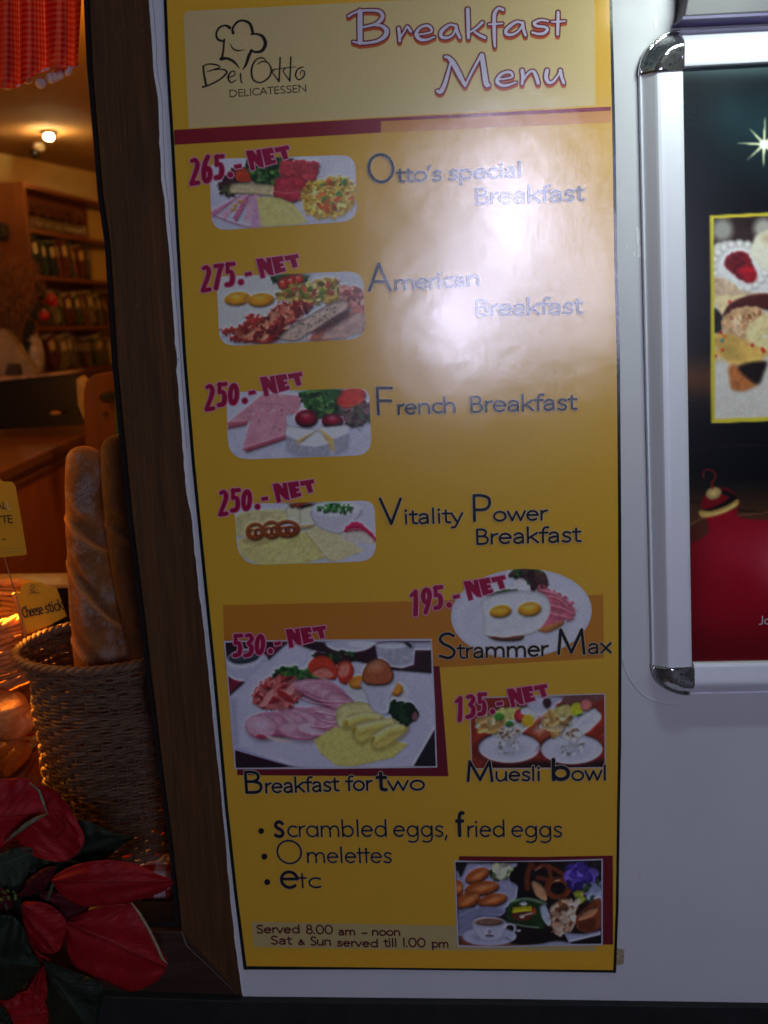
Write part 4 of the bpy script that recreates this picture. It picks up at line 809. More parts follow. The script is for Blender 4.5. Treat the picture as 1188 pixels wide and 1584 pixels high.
words('dark letters reading Vitality Power Breakfast', (578,758,910,860), [('V',587.5,769.5,623.5,812.3,4.4),('P',732,764,760.5,807.5,4.4)], [('itality',626,811.5,713.5,809.0,16.8,W),('ower',764,807,844,805,16.4,W),('Breakfast',737,843,896,838.6,17.6,W)])
words('dark letters reading Strammer Max', (670,965,955,1030), [('S',678.7,978,705.5,1020,4.6),('M',862,972,906,1013.3,4.6)], [('trammer',708.7,1019.2,845,1015.6,17.6,W),('ax',910.5,1012,943.6,1010.6,17,W)])
words('dark letters reading Muesli bowl', (715,1165,950,1218), [('M',722,1175.7,763.5,1210,4.4),('b',853.2,1172.5,882.5,1208.6,6.0)], [('uesli',767.5,1209,835,1208.2,16,W),('owl',884.8,1208.2,937.3,1207.3,16.4,W)])
words('dark letters reading Breakfast for two', (372,1182,665,1238), [('B',379.5,1191.8,407,1228.2,4.6),('t',581.8,1193.5,600,1224.4,5.6)], [('reakfast',411,1227.6,522.5,1224.4,16.8,W),('for',536.5,1224,573.5,1223.2,16.6,W),('wo',601.5,1224,655.5,1222.8,16.8,W)])
W2 = 2.8
words('black list lettering reading Scrambled eggs, fried eggs', (395,1245,880,1310), [('s',423.8,1268.8,440.8,1296.6,5.2),('f',704.6,1254.5,720,1295.3,5.6)], [('crambled',445.5,1295.6,597.8,1295.2,19.0,W2,GEO),('eggs,',609.5,1295,693,1295,18.6,W2,GEO),('ried',723.5,1295.4,780,1295.2,18.6,W2,GEO),('eggs',792,1295.4,868,1295.6,18.6,W2,GEO)], halo=.5)
words('black list lettering reading Omelettes', (400,1292,615,1342), [('O',428.8,1299,468.5,1337,2.8)], [('melettes',475.4,1335.6,604.8,1335.6,17.8,W2,GEO)], halo=.5)
words('black list lettering reading etc', (400,1340,505,1384), [('e',433.8,1346.5,463.3,1375.3,4.8)], [('tc',464.5,1374.2,494.3,1374.2,17.4,W2,GEO)], halo=.5)
for bx, by in ((404,1285.4),(409,1325),(413.3,1364.6)):
    f = Field(bx-8, by-8, bx+8, by+8, .4); f.stroke([(bx,by,9.2),(bx+.1,by,9.2)]); put('bullet', *f.mesh(0), TXT, banner, 7)
BR = laminate('hours_ink', (96, 22, 34))
f = Field(388,1420,705,1475,.4); w3 = 2.3
for ln in [('Served',397.5,1443.8,463,1443.8,9.2),('8.00',474.3,1444.8,514,1445.2,10.2),('am',524.6,1446.8,549,1447,8.4),('-',560,1447.6,567,1447.6,8),('noon',576,1447.4,618.6,1447.8,8.6),('Sat',419.6,1460.9,450,1461.3,9.4),('&',461.6,1461.5,470,1461.5,6.5),('Sun',481,1462.4,511.3,1463.2,9.6),('served',522,1463.9,584,1465.4,8.6),('till',594.7,1464.8,613.2,1465.2,9.4),('1.00',623.8,1464.8,657.3,1465.4,10.2),('pm',668.7,1465.8,693.2,1466.2,8.8)]:
    pen_line([f], *ln, w3)
o = put('hours_lettering', *f.mesh(0), BR, banner, 3); o['label'] = 'maroon lettering giving the serving hours'

# ============================================================ WALL, LEDGE, PAVEMENT, SURROUNDINGS
def struct(o): o['kind'] = 'structure'; return o
WALL = m_wall()
edge = [(229,-60),(231,0),(236,70),(238,110),(245,150),(247,200),(250,270),(255,310),(259,360),(263,400),(266,450),(270,500),(273,540),(276,556),(274,566),(278,620),(284,700),(290,770),(297,800),(303,860),(311,930),(319,1000),(328,1090),(337,1180),(344,1240),(350,1310),(358,1400),(366,1470),(376,1546)]
rag = []
for (a, b) in zip(edge[:-1], edge[1:]):
    n = max(2, int((b[1]-a[1])/7))
    for i in range(n):
        t = i/n; rag.append((a[0]+(b[0]-a[0])*t+random.uniform(-.35, .35), a[1]+(b[1]-a[1])*t))
rag.append(edge[-1])
bot = [(800,1551.5),(1188,1557),(2600,1577)]; top = [(2600,-900),(1188,-900),(190,-900),(205,-400),(228,-62)]
mb = MB(); mb.prism((rag+bot+top)[::-1], 0.0, .035); wall = struct(mb.build('wall', WALL))
# crack and peeling lip of paint along the timber
lip = MB(); pts1 = [(x-.5-random.uniform(0, 1.5)*(1 if random.random() < .25 else .1), y) for x, y in rag[::2]]; pts2 = [(x+.5+random.uniform(-.2, .25), y) for x, y in rag[::2]]
mb2 = pts1+pts2[::-1]; lip.prism(mb2[::-1], -.0016, -.0002); lip.build('paint_edge', m_simple('flaked_paint', (.72,.72,.70), .5, 0, 120, .2, .0004), wall)
cr = MB(); cpts = [P(x+5.5+random.uniform(-.7,.7), y, .0004) for x, y in rag[3::3] if y < 700]; cr.tube(cpts, .0007, 4); cr.build('crack', m_simple('crack_dark', (.12,.12,.13), .9), wall)
# raised ridge of old sealant round the corner of the picture frame
rd = MB(); rd.tube([P(x, y, .0012) for x, y in C_([(962,1015),(967,1035),(978,1056),(996,1075),(1020,1086),(1052,1090)], 6)], [.0004]+[.0023]*29+[.0004] if False else .0021, 8); rd.build('sealant_ridge', WALL, wall, True)
tp = MB(); tp.prism([(953.5,1467),(966,1469),(965,1491),(954,1494)], -.0008, -.0002); tag(tp.build('tape_scrap', m_simple('old_tape', (.42,.33,.2), .5, 0, 200, .4)), 'small brown scrap of old tape at the lower right edge of the yellow banner', 'tape')
SCF = m_simple('scuff', (.86,.86,.86), .3, 0, 300, .1)
for q in [[(984,352),(989,356),(990,376),(985,378)],[(986,383),(991,380),(992,396),(986,398)],[(979,392),(982,390),(982,396),(979,397)],[(968,380),(970,379),(970,383),(968,384)],[(994,384),(997,382),(998,388),(995,390)],[(1012,30),(1016,29),(1015,44),(1013,44)]]:
    mb = MB(); mb.prism(C_(q, 3, True)[::1], -.0006, -.0001); mb.build('scuff_mark', SCF, wall)
zt = P(700, 1549, 0)[2]
DARK = m_simple('dark_stone', (.009,.009,.009), .7, 0, 30, .5, .0006)
mb = MB(); mb.prism([(-900,1540),(150,1541),(376,1549),(800,1553),(1188,1558.5),(2600,1578),(2600,2560),(-900,2560)][::-1], -.012, .30); led = struct(bevel(mb.build('plinth', DARK), .002))

PAV = m_simple('paving', (.10,.10,.10), .8, 0, 6, .4, .002)
mb = MB(); mb.add([(-60,-60,0),(60,-60,0),(60,60,0),(-60,60,0)], [(0,1,2,3)]); struct(mb.build('ground', PAV))
# building line continues round the shop: masonry left, right and above (out of the frame)
BR2 = m_simple('render_coat', (.45,.43,.40), .8, 0, 8, .2, .002)
mb = MB(); mb.box((-6, 0, 0), (-2.3, .25, 4.2)); mb.box((-2.3, 0, 2.78), (3.2, .25, 4.2)); mb.box((3.2, 0, 0), (6, .25, 4.2)); struct(mb.build('wall', BR2))

# the lane opposite: facade with assumed lit windows, placed and sized to make the banner's glare
FAC = m_simple('facade_render', (.14,.13,.13), .85, 0, 5, .2, .004)
mb = MB(); mb.box((-9, -6.0, 0), (9, -5.6, 6.5)); fac = struct(mb.build('wall', FAC))
FRM = m_simple('dark_frame', (.05,.045,.04), .5)
FOOT = np.array([CAM[0], 0, CAM[2]])
YF = -5.575
def facade_at(px, py): p = P(px, py, 0); k = (abs(CAM[1])+abs(YF))/abs(CAM[1]); return FOOT[0]+(p[0]-FOOT[0])*k, FOOT[2]+(p[2]-FOOT[2])*k
def lit(px, py, wpx, hpx, strength, col, label):  # builds one assumed window as a light source for the glare
    x, z = facade_at(px, py); k = (abs(CAM[1])+abs(YF))/abs(CAM[1])*.00092; w_, h_ = wpx*k/2, hpx*k/2
    t = thing('assumed_lit_window', (x, YF, z-h_), label, 'window')
    mb = MB(); mb.box((x-w_, YF+.005, z-h_), (x+w_, YF+.012, z+h_)); mb.build('pane', m_emit('assumed_window_light_%d' % int(px), col, strength), t)
    mb = MB(); e = .05
    mb.box((x-w_-e, YF, z-h_-e), (x-w_, YF+.05, z+h_+e)); mb.box((x+w_, YF, z-h_-e), (x+w_+e, YF+.05, z+h_+e)); mb.box((x-w_, YF, z+h_), (x+w_, YF+.05, z+h_+e)); mb.box((x-w_, YF, z-h_-e), (x+w_, YF+.05, z-h_)); mb.build('frame', FRM, t)
GL = (.86, .86, 1.22)
lit(790, 335, 62, 190, GLARE*1.1, GL, 'tall narrow lit window across the lane behind the photographer')  # assumed unseen source, placed and sized to make the tall glare patch
lit(705, 500, 72, 110, GLARE*1.05, GL, 'squarer lit window lower on the facade across the lane')  # second assumed source, placed for the lower glare patch
lit(930, 440, 34, 170, GLARE*.7, GL, 'narrow dim lit window to the right across the lane')  # third assumed source, set for the glare near the banner's right edge
x, z = facade_at(785, 395); k = (abs(CAM[1])+abs(YF))/abs(CAM[1])*.00092
mb = MB(); mb.box((x-128*k, YF-.03, z-165*k), (x+128*k, YF+.003, z+165*k)); tag(mb.build('added_veil_panel', m_emit('veil_glow', GL, GLARE*.18)), 'large dimly lit shopfront surface across the lane behind the photographer', 'shopfront')  # unseen dim panel added to spread and join the glare on the banner

# ============================================================ SIGN LAMP above the picture frame (its lower edge shows top right)
LC = PT(1200, -60, 0)
lamp = thing('sign_lamp', (LC[0], -.01, LC[2]), 'grey lamp housing on the wall above the silver frame at the top right corner', 'lamp')
HG = m_simple('grey_housing', (.085,.078,.09), .42, 0, 30, .06)
mb = MB(); mb.prism([(1057,27),(1062,-1),(1062,-60),(1420,-60),(1420,10),(1240,17)][::-1], -.034, -.001); bevel(mb.build('housing', HG, lamp), .003, 3)
mb = MB(); mb.prism([(1056,30),(1056,25.5),(1420,8.5),(1420,13)], -.040, -.0005); mb.build('lip', m_simple('violet_fringe', (.06,.04,.16), .4), lamp)  # violet colour imitates the colour fringe along the overexposed edge
A0 = P(1240, -310, -.30); A1 = P(1560, -300, -.30)  # assumed tube and bracket out of view above, inferred from the bright wall
mb = MB(); mb.tube([A0, A1], .013, 16); mb.build('tube', m_emit('tube_light', (.90,1.0,.95), 8), lamp, True)
mb = MB(); mb.obox(A0+np.array([-.02,-.03,.02]), (A1[0]-A0[0]+.04,0,0), (0,.06,0), (0,0,.03)); mb.obox(A0+np.array([.05,.0,.035]), (.02,0,0), (0,.299,0), (0,0,.02)); mb.obox(A1+np.array([-.07,.0,.035]), (.02,0,0), (0,.299,0), (0,0,.02)); mb.build('bracket', HG, lamp)
ld = bpy.data.lights.new('tube_glow', 'AREA'); ld.shape = 'RECTANGLE'; ld.size = A1[0]-A0[0]; ld.size_y = .03; ld.energy = SIGNLAMP; ld.color = (.86, 1.0, .93)
lo = bpy.data.objects.new('tube_glow', ld); COL.objects.link(lo); lo.location = Vector((A0+A1)/2)-Vector((0,0,.02)); lo.rotation_euler = (R_(18), 0, 0)

# ============================================================ SNAP FRAME WITH POSTER
ALU = Mat('satin_aluminium', (.90,.91,.97), .42, .2); _p = ALU.coord(scale=(4, 4, 900)); ALU.rough(ALU.ramp(ALU.noise(ALU.coord(), 60, 4), [(.3, grey(.42)), (.7, grey(.5))])); ALU = ALU.m
CHR = Mat('chrome_cap', (.85,.85,.85), .09, .95); CHR.norm(CHR.bump(CHR.noise(CHR.coord(), 90, 3), .5, .0012)); CHR.base(CHR.ramp(CHR.noise(CHR.coord(), 230, 4, .7), [(.37, grey(.12)), (.43, grey(.88))])); CHR = CHR.m  # dark and bright mottling in the base colour imitates broken reflections
fp = PT(1066, 1075, 0)
frame = thing('poster_holder', (fp[0], -.001, fp[2]), 'silver snap frame with chrome rounded corners around the dark poster on the right', 'picture frame')
# inner corner points on the wall plane and rail width
IT = np.array([1052.,108.]); IB = np.array([1066.,1022.]); ITR = np.array([1640., 76.]); IBR = np.array([1650., 1011.])
PROF = [(0,0),(0,.005),(.018,.0060),(.040,.0060),(.05,.0035),(.10,.0062),(.20,.0120),(.30,.0175),(.35,.0195),(.42,.0203),(.50,.0203),(.90,.0185),(.97,.0175),(1.0,.0150),(1.0,0)]
def rail(name, a, b, oa, ob, k=1):
    # a, b inner line end points; oa, ob outer line end points (photo pixels)
    V = []; n = len(PROF)
    for (i, o) in ((a, oa), (b, ob)):
        Pi, Po = P(i[0], i[1], -.004), P(o[0], o[1], -.004)
        for u, h in PROF: q = Po+(Pi-Po)*u; q = q.copy(); q[1] = -.0005-h; V.append(q)
    F = [(j, j+1, n+j+1, n+j) for j in range(n-1)]+[tuple(range(n-1, -1, -1)), tuple(range(n, 2*n))]
    o = mesh_obj(name, V, F, ALU, frame); m = o.modifiers.new('bevel', 'BEVEL'); m.width = .0006; m.segments = 2; return o
rail('rail', IT+[0,6], IB+[0,5], np.array([988.,117.]), np.array([1008.,1029.]))['label'] = 'left upright rail of the silver frame'
rail('rail', IT, ITR, np.array([1051.,47.]), np.array([1640.,18.]))['label'] = 'bright top rail of the silver frame'
rail('rail', IB+[2,0], IBR, np.array([1067.,1074.]), np.array([1650.,1062.]))['label'] = 'bottom rail of the silver frame'
rail('rail', ITR, IBR, ITR+[62,-4], IBR+[62,4])['label'] = 'right upright rail of the silver frame'
def corner(ic, p_side, p_end):
    # quarter cap: sweep the profile about the inner corner from the side rail to the end rail
    c = P(ic[0], ic[1], -.004); a = P(*p_side, -.004)-c; b = P(*p_end, -.004)-c; V = []; n = len(PROF); N = 14
    for i in range(N+1):
        t = i/N*math.pi/2; d = a*math.cos(t)+b*math.sin(t)
        for u, h in PROF: q = c+d*(1-u*.985); q[1] = -.0012-h*1.06-.0006; V.append(q)
    F = [(i*n+j, i*n+j+1, (i+1)*n+j+1, (i+1)*n+j) for i in range(N) for j in range(n-1)]+[tuple(range(n-1, -1, -1)), tuple(N*n+j for j in range(n))]
    return mesh_obj('corner_cap', V, F, CHR, frame, True)
corner(IT+[0,5], (987,118), (1051,46.5)); corner(IB+[2,4], (1007.5,1028), (1067,1074.5))
corner(ITR, tuple(ITR+[62,-4]), tuple(ITR+[0,-58])); corner(IBR, tuple(IBR+[62,4]), tuple(IBR+[0,51]))
# poster
YP = -.010
pc = Canvas(1044, 60, 1660, 1040, (12, 16, 20), 1.6, zc(900, 0, 3.958)); pc.k = 1/3.958
X, Y = pc.X, pc.Y
nz = vnoise(pc.hh, pc.w, 70, 5)
pc.I = np.ones_like(pc.I)*np.array((9, 11, 14.)); g = np.exp(-((Y-190-.15*(X-1060))/85)**2); pc.I += g[..., None]*np.array((14, 34, 36.))*nz[..., None]*1.5
g = np.exp(-((Y-585)/34)**2)*(1-.3*nz); pc.I += g[..., None]*np.array((86, 46, 12.))
g = np.clip((Y-735)/60, 0, 1); pc.I += g[..., None]*np.array((66, 36, 12.)); pc.I += (np.exp(-((Y-105)/14)**2))[..., None]*np.array((40,50,50.))
pc.k = 1.0; pc.conv = lambda p: p
pc.line([(1064,698),(1120,690),(1200,690),(1320,700),(1600,760)], 1.0, (90, 60, 40), alpha=.6)
pc.line([(1066,776),(1100,780),(1145,789),(1200,796),(1600,846)], 1.6, (24, 10, 8)); pc.line([(1066,812),(1092,800),(1140,797),(1190,793)], 1.6, (170,110,60), alpha=.8)
# star
for a in range(8):
    A = R_(45*a+2); L = (43 if a % 2 == 0 else 37)*(1.0 if a % 4 else .95); cx, cy = 1182, 223; n = (math.cos(A+1.57)*2.6, math.sin(A+1.57)*2.6)
    pc.poly([(cx+n[0], cy+n[1]), (cx+math.cos(A)*L, cy+math.sin(A)*L), (cx-n[0], cy-n[1])], (226, 226, 176), smooth=False, soft=.8)
pc.ell(1182,223,7,7,0,(250,250,240), zoomed=False, soft=3)
# bauble
pc.poly([(1092,800),(1094,770),(1112,756),(1130,758),(1143,775),(1140,790),(1144,800),(1170,804),(1230,806),(1330,835),(1420,900),(1460,1000),(1450,1060),(1040,1060),(1046,880),(1062,845),(1086,833),(1096,820)], (150, 10, 26), soft=1.5)
m = pc.mask([(1092,805),(1140,798),(1230,806),(1330,835),(1420,900),(1460,1060),(1040,1060),(1060,845)], 4, True)
pc.blend(m*np.clip((Y-930)/130, 0, 1)*.5, (84, 4, 14)); pc.blend(m*np.exp(-((X-1222)/44)**2-((Y-868)/40)**2)*.75, (214, 120, 130)); pc.blend(m*np.exp(-((X-1150)/80)**2-((Y-850)/40)**2)*.35, (196, 60, 80)); pc.blend(m*np.exp(-((X-1050)/34)**2)*.55, (70, 3, 9)); pc.blend(m*np.exp(-((Y-1010)/40)**2)*.35, (60, 2, 8))
pc.poly([(1090,772),(1100,762),(1118,757),(1133,763),(1142,774),(1138,786),(1120,792),(1095,798)], (20, 10, 10), soft=1.5); pc.poly([(1082,790),(1100,790),(1124,782),(1141,772),(1141,782),(1122,793),(1098,800),(1084,799)], (196, 158, 76), soft=1); pc.line([(1090,796),(1115,792),(1138,780)], 2.5, (232,206,130), alpha=.8)
pc.poly([(1085,786),(1086,772),(1096,762),(1110,764),(1128,770),(1100,786)], (120, 8, 18), soft=1.2); pc.ell(1104,763,12.5,9.5,-20,(196,164,100), zoomed=False, light=.4); pc.line([(1088,739),(1088,731),(1094,727),(1102,728),(1107,735),(1104,744)], 2.2, (150,26,26)); pc.line([(1101,745),(1102,755)], 3, (150,24,22))
# yellow-edged cookie photograph
pc.poly([(1098,333),(1600,308),(1606,636),(1100,655)], (206, 190, 52), smooth=False, soft=.8)
cm = canvas(1040, 320, 4.527, 1100, 322, 1606, 662, (210, 202, 190), 1.3)
cm.poly([(288,70),(2600,0),(2600,330),(288,330)], (40, 28, 26), smooth=False, noise=.4, cell=40); cm.ell(350,160,70,80,0,(150,148,140),soft=12); cm.ell(640,150,70,70,0,(170,166,156),soft=12)
cm.poly([(290,300),(300,260),(400,240),(540,262),(620,330),(680,420),(690,560),(620,600),(470,580),(340,500),(290,420)], (216,212,210), jag=1, soft=4, noise=.08)
for a in range(20): cm.ell(470+185*math.cos(a*.314), 415+160*math.sin(a*.314), 30, 28, 0, (222,216,212), soft=5, light=.35)
cm.poly([(340,400),(400,300),(520,295),(600,380),(610,500),(540,560),(440,520),(360,460)], (230,226,224), soft=14, noise=.05)
cm.poly([(365,380),(420,320),(520,320),(560,400),(590,480),(550,530),(470,505),(380,430)], (110, 22, 30), jag=1, noise=.5, cell=6, soft=3); cm.poly([(460,440),(560,420),(585,500),(540,525)], (170,24,34), soft=8, noise=.3)
cm.poly([(560,260),(600,190),(760,150),(900,220),(900,440),(700,470),(600,400),(552,330)], (226,218,196), soft=5, noise=.06); cm.ell(690,220,50,30,0,(190,160,120),soft=12)
cm.poly([(290,500),(400,520),(500,590),(640,600),(900,590),(900,700),(300,640)], (200,170,140), jag=1, noise=.25, cell=8)
cm.poly([(290,640),(330,622),(520,620),(480,700),(360,760)], (222,200,150), noise=.1, soft=3); cm.poly([(288,710),(350,770),(340,870),(288,870)], (24,22,18), soft=4)
cm.poly([(350,770),(400,680),(520,625),(680,612),(690,720),(560,700),(460,720),(380,760)], (76,30,26), noise=.15, soft=3)
cm.poly([(340,800),(420,720),(560,695),(640,740),(640,860),(520,960),(400,920)], (206,162,116), jag=1.5, noise=.3, cell=7); cm.scatter([(400,760),(620,740),(600,860),(450,900)], [(170,110,70),(226,190,150)], 60, 2.4, 91)
cm.poly([(288,900),(420,900),(560,960),(680,940),(700,1060),(560,1110),(420,1100),(288,1090)], (214,170,84), noise=.22, cell=12, soft=4); cm.poly([(520,920),(560,800),(700,740),(1000,700),(1000,1000),(700,1010)], (226,204,146), noise=.12, soft=4)
for x, y, cc in ((340,880,(190,40,30)),(365,905,(206,90,20)),(350,935,(40,120,140)),(352,1002,(206,50,30)),(310,990,(214,190,150)),(320,1050,(220,200,180)),(560,968,(200,40,30)),(630,995,(206,40,30)),(640,1010,(190,30,30)),(402,665,(190,60,40)),(648,908,(230,230,220)),(300,1045,(190,60,40))): cm.ell(x, y, 12, 12, 0, cc, soft=1.5)
cm.poly([(288,1110),(380,1080),(420,1200),(520,1290),(640,1200),(680,1030),(1200,1000),(2600,1000),(2600,1500),(288,1500)], (214,208,196), soft=10, noise=.05); cm.poly([(395,1120),(460,1110),(600,1220),(520,1285),(420,1280),(400,1200)], (186,110,56), soft=6, noise=.2); cm.poly([(460,1120),(650,1080),(640,1160),(590,1240)], (30,20,16), soft=6)
cm.scatter([(900,300),(2500,200),(2500,1000),(900,1000)], [(206,170,110),(226,214,196),(120,60,40),(214,190,150),(150,40,40)], 90, 22, 95, light=.3)
mm = pc.mask([(1104,338),(1595,314),(1600,630),(1106,648)], 1.0); smp = cm.sample(pc.X, pc.Y); pc.I = pc.I*(1-mm[..., None])+smp*mm[..., None]
pc.finish(.2, .0); pc.grain(.02)
pcor = [(1046,102),(1646,70),(1656,1018),(1060,1028)]
pg = tag(mesh_obj('poster', [P(*q, -.0085) for q in pcor]+[P(*q, -.0035) for q in pcor], [(3,2,1,0),(4,5,6,7)]+[(i,(i+1)%4,(i+1)%4+4,i+4) for i in range(4)], m_simple('poster_paper', (.7,.7,.7), .7)), 'dark glossy poster of a white star, cookies and a red bauble inside the silver frame', 'poster')
POS = Mat('poster_gloss', rough=.22, ior=1.45); a_ = POS.n('Attribute', attribute_name='print'); POS.base(a_.outputs['Color']); POS.norm(POS.bump(POS.noise(POS.coord(), 420, 3, .6), .7, .00012)); POS = POS.m
o = picture('poster_print', pc, pcor, POS, pg, -.0090, step=1.3); 
f = Field(1165,935,1300,975,.5); pen_line([f], 'J', 1174.5, 966, 1180, 966, 9.5, 1.7); pen_line([f], 'o', 1182.5, 966, 1190.5, 966, 9, 1.5); Vv, Ff = f.mesh(0); Av = np.array(Vv); mesh_obj('lettering', P(Av[:,0], Av[:,1], -.0093), Ff, laminate('poster_white', (206,200,206)), pg)

# ============================================================ TIMBER WINDOW FRAME
TIM = m_wood('dark_timber', (.045,.020,.0065), (.140,.058,.018), 1.0, .7, True, .5, (.16,.12,.10))
TIMH = m_wood('dark_timber_rail', (.026,.012,.008), (.065,.030,.020), 1.0, .5, False, .5, (.14,.11,.09))
BLK = m_simple('glazing_bead_black', (.010,.007,.006), .95, 0, 60, .3)
wb = PT(320, 1545, 0)
wf = thing('window_frame', (wb[0], .01, wb[2]), 'dark brown timber window frame left of the yellow banner, paint flaking along its edge', 'window frame')
L = [(136,-60),(140,40),(143,101),(153,215),(160,303),(171,379),(182,562),(187,610),(205,800),(223,946),(232,1027),(252,1190),(268,1315),(281,1441)]
jam = L+[(376,1547),(372,1500),(362,1400),(348,1250),(336,1120),(322,980),(306,840),(293,720),(283,600),(276,480),(268,360),(258,230),(249,120),(244,40),(240,-60)]
mb = MB(); mb.prism(jam, .0035, .085); bevel(mb.build('jamb', TIM, wf), .0015)
Li = [(x-9+max(0, (y-900)/500*3), y) for x, y in L]
mb = MB(); mb.prism(Li[:-1]+[(271,1441)]+[(x+1, y) for x, y in L[::-1]], .020, .075); mb.build('glazing_bead', BLK, wf)
mb = MB(); mb.prism([(-700,1446),(0,1443),(281,1441.6),(376.5,1548),(200,1546),(-700,1556)][::-1], .0040, .085); bevel(mb.build('bottom_rail', TIMH, wf), .0015)
mb = MB(); mb.prism([(-700,1432),(272,1427),(281,1440.8),(-700,1445)][::-1], .018, .075); mb.build('glazing_bead', BLK, wf)
mb = MB(); mb.tube([P(x, y, .0034) for x, y in [(281,1441),(288,1462),(300,1474),(330,1502),(374,1545)]], [.0010,.0011,.0005,.0004,.0003], 6); mb.build('mitre_filler', m_simple('filler', (.13,.12,.09), .6), wf)
mb = MB(); mb.box((-2.3, .0, zt), (P(-690,700,0)[0], .085, 2.72)); mb.build('jamb', TIM, wf)
mb = MB(); mb.box((-2.3, .002, 2.40), (P(136,-60,0)[0]+.08, .085, 2.62)); mb.build('top_rail', TIMH, wf)
GP = MB(); q = [P(-690,-500,.045), P(275,-500,.045), P(275,1440,.045), P(-690,1440,.045)]; GP.add([Vector(x) for x in q], [(3,2,1,0)]); GP.build('glass_pane', m_pane(), wf)

# ============================================================ INSIDE THE SHOP
BZ_L = P(135, 994, .215)[2]+.36
YEL = m_simple('cream_plaster', (.62,.46,.18), .85, 0, 12, .06)
CEI = m_simple('ceiling_paint', (.38,.22,.07), .9, 0, 9, .06)
ZC = 2.47
def atz(px, py, z):   # point where the ray through a pixel meets height z
    d = M @ np.array([(px-CX)/FPX, (py-CY)/FPX, 1.0]); t = (z-CAM[2])/d[2]; return CAM+d*t
w0 = atz(0, 237, ZC); w1 = atz(148, 267, ZC); dv = (w1-w0); dv[2] = 0; dv = _n(dv)
wa = w0-dv*1.6; wb_ = w0+dv*4
mb = MB(); nn = np.array([-dv[1], dv[0], 0])
mb.obox((wa[0], wa[1], 0), dv*5.6, nn*.1, (0,0,ZC+.1)); struct(mb.build('back_wall', YEL))
mb = MB(); mb.box((-4.2, .10, ZC), (1.5, 8.2, ZC+.08)); struct(mb.build('ceiling', CEI))
mb = MB(); mb.box((-4.2, .1, .02), (1.5, 8.2, .06)); struct(mb.build('floor', m_simple('shop_floor', (.2,.12,.07), .5)))
mb = MB(); mb.box((-4.3, .10, .06), (-4.2, 8.2, ZC)); mb.box((1.5, .1, .06), (1.6, 8.2, ZC)); mb.box((-4.2, 8.1, .06), (1.5, 8.2, ZC)); struct(mb.build('side_walls', YEL))
# ceiling spot
s0 = atz(75, 203, ZC)
sp = thing('ceiling_spotlight', (s0[0], s0[1], ZC-.02), 'small glowing round spotlight in the shop ceiling', 'ceiling lamp')
mb = MB(); mb.lathe([(.026,.018),(.034,.018),(.035,.010),(.027,.006),(.024,.014)], (s0[0],s0[1],ZC-.02), 24); mb.build('trim_ring', m_simple('dark_metal', (.06,.05,.04), .3, .8), sp, True)
mb = MB(); mb.lathe([(.001,.006),(.016,.004),(.019,-.004),(.014,-.012),(.001,-.015)], (s0[0],s0[1],ZC-.02), 20); mb.build('bulb', m_emit('bulb_light', (1,.80,.42), 260), sp, True)
def plight(name, loc, e, col, r=.03):
    d = bpy.data.lights.new(name, 'POINT'); d.energy = e; d.color = col; d.shadow_soft_size = r; o = bpy.data.objects.new(name, d); COL.objects.link(o); o.location = Vector(loc); return o
WARM = (1, .42, .07); HOT = (1, .35, .04)
plight('spot_glow', (s0[0], s0[1], ZC-.09), 1.6*INNER, WARM, .04)
plight('shop_fill', (-.4, 3.4, 2.2), 5.5*INNER, WARM, .12)  # unseen warm fill light added to brighten the shop, no fixture
plight('shop_fill', (-1.5, 2.0, 2.25), 1.7*INNER, WARM, .10)  # second added fill, no fixture
plight('shop_fill', (-.30, 1.3, 2.2), 14.0, (1, .36, .05), .10); plight('shop_fill', (-.80, .60, 2.05), 6.0, (1, .40, .06), .08); plight('shop_fill', (-.92, .21, BZ_L), 6.5, (1, .38, .05), .04)  # fills added for the counter front, the valance from behind and the bread
# security camera
c0 = P(54, 237, 3.3)
cc = thing('security_camera', c0, 'small dark dome camera on a pale base under the shop ceiling', 'camera')
mb = MB(); mb.lathe([(.001,.022),(.024,.020),(.028,.008),(.028,-.004),(.020,-.012)], c0+np.array([.018,.01,.022]), 20); mb.build('base', m_simple('pale_plastic', (.6,.52,.4), .5), cc, True)
mb = MB(); mb.lathe([(.001,-.024),(.013,-.021),(.021,-.010),(.024,.002),(.018,.014),(.001,.02)], c0, 20); mb.build('dome', m_simple('dark_dome', (.02,.018,.016), .15), cc, True)
# shelf unit: u runs away from us, v runs into the wall
S0 = P(40, 578, 3.2); u = _n(np.array([.2,.88,0])); v = np.array([-u[1], u[0], 0]); 
def zat(px, py, Yd): return P(px, py, Yd)[2]
ztop = zat(40, 281, 3.2); OR = S0.copy(); X0 = P(52,430,3.2); OR[0] = X0[0]
SHW = m_wood('shelf_wood', (.20,.065,.018), (.28,.10,.028), .35, .45, True, .2)
SHW2 = m_wood('shelf_board_wood', (.16,.05,.015), (.24,.085,.025), .35, .45, False, .2)
zs = [zat(68,577,3.2), zat(62,505,3.2), zat(55,425,3.2), zat(48,352,3.2)]
zb = zs[0]
sh = thing('bookcase', (OR[0], OR[1], zb), 'warm wooden shelf unit on the left wall with glasses above and books below', 'bookcase')
LEN = 1.25; DP = .16
mb = MB(); mb.obox((OR[0], OR[1], zb-.02), -u*.02, v*.13, (0,0,ztop-zb+.02)); mb.build('side_panel', SHW, sh)
mb = MB(); mb.obox(OR+u*LEN+np.array([0,0,0])-np.array([0,0,OR[2]-zb]), u*.02, v*.13, (0,0,ztop-zb)); mb.build('side_panel', SHW, sh)
mb = MB(); mb.obox((OR[0]+v[0]*.131, OR[1]+v[1]*.131, zb), u*LEN, v*.008, (0,0,ztop-zb-.005)); mb.build('back_panel', SHW, sh)
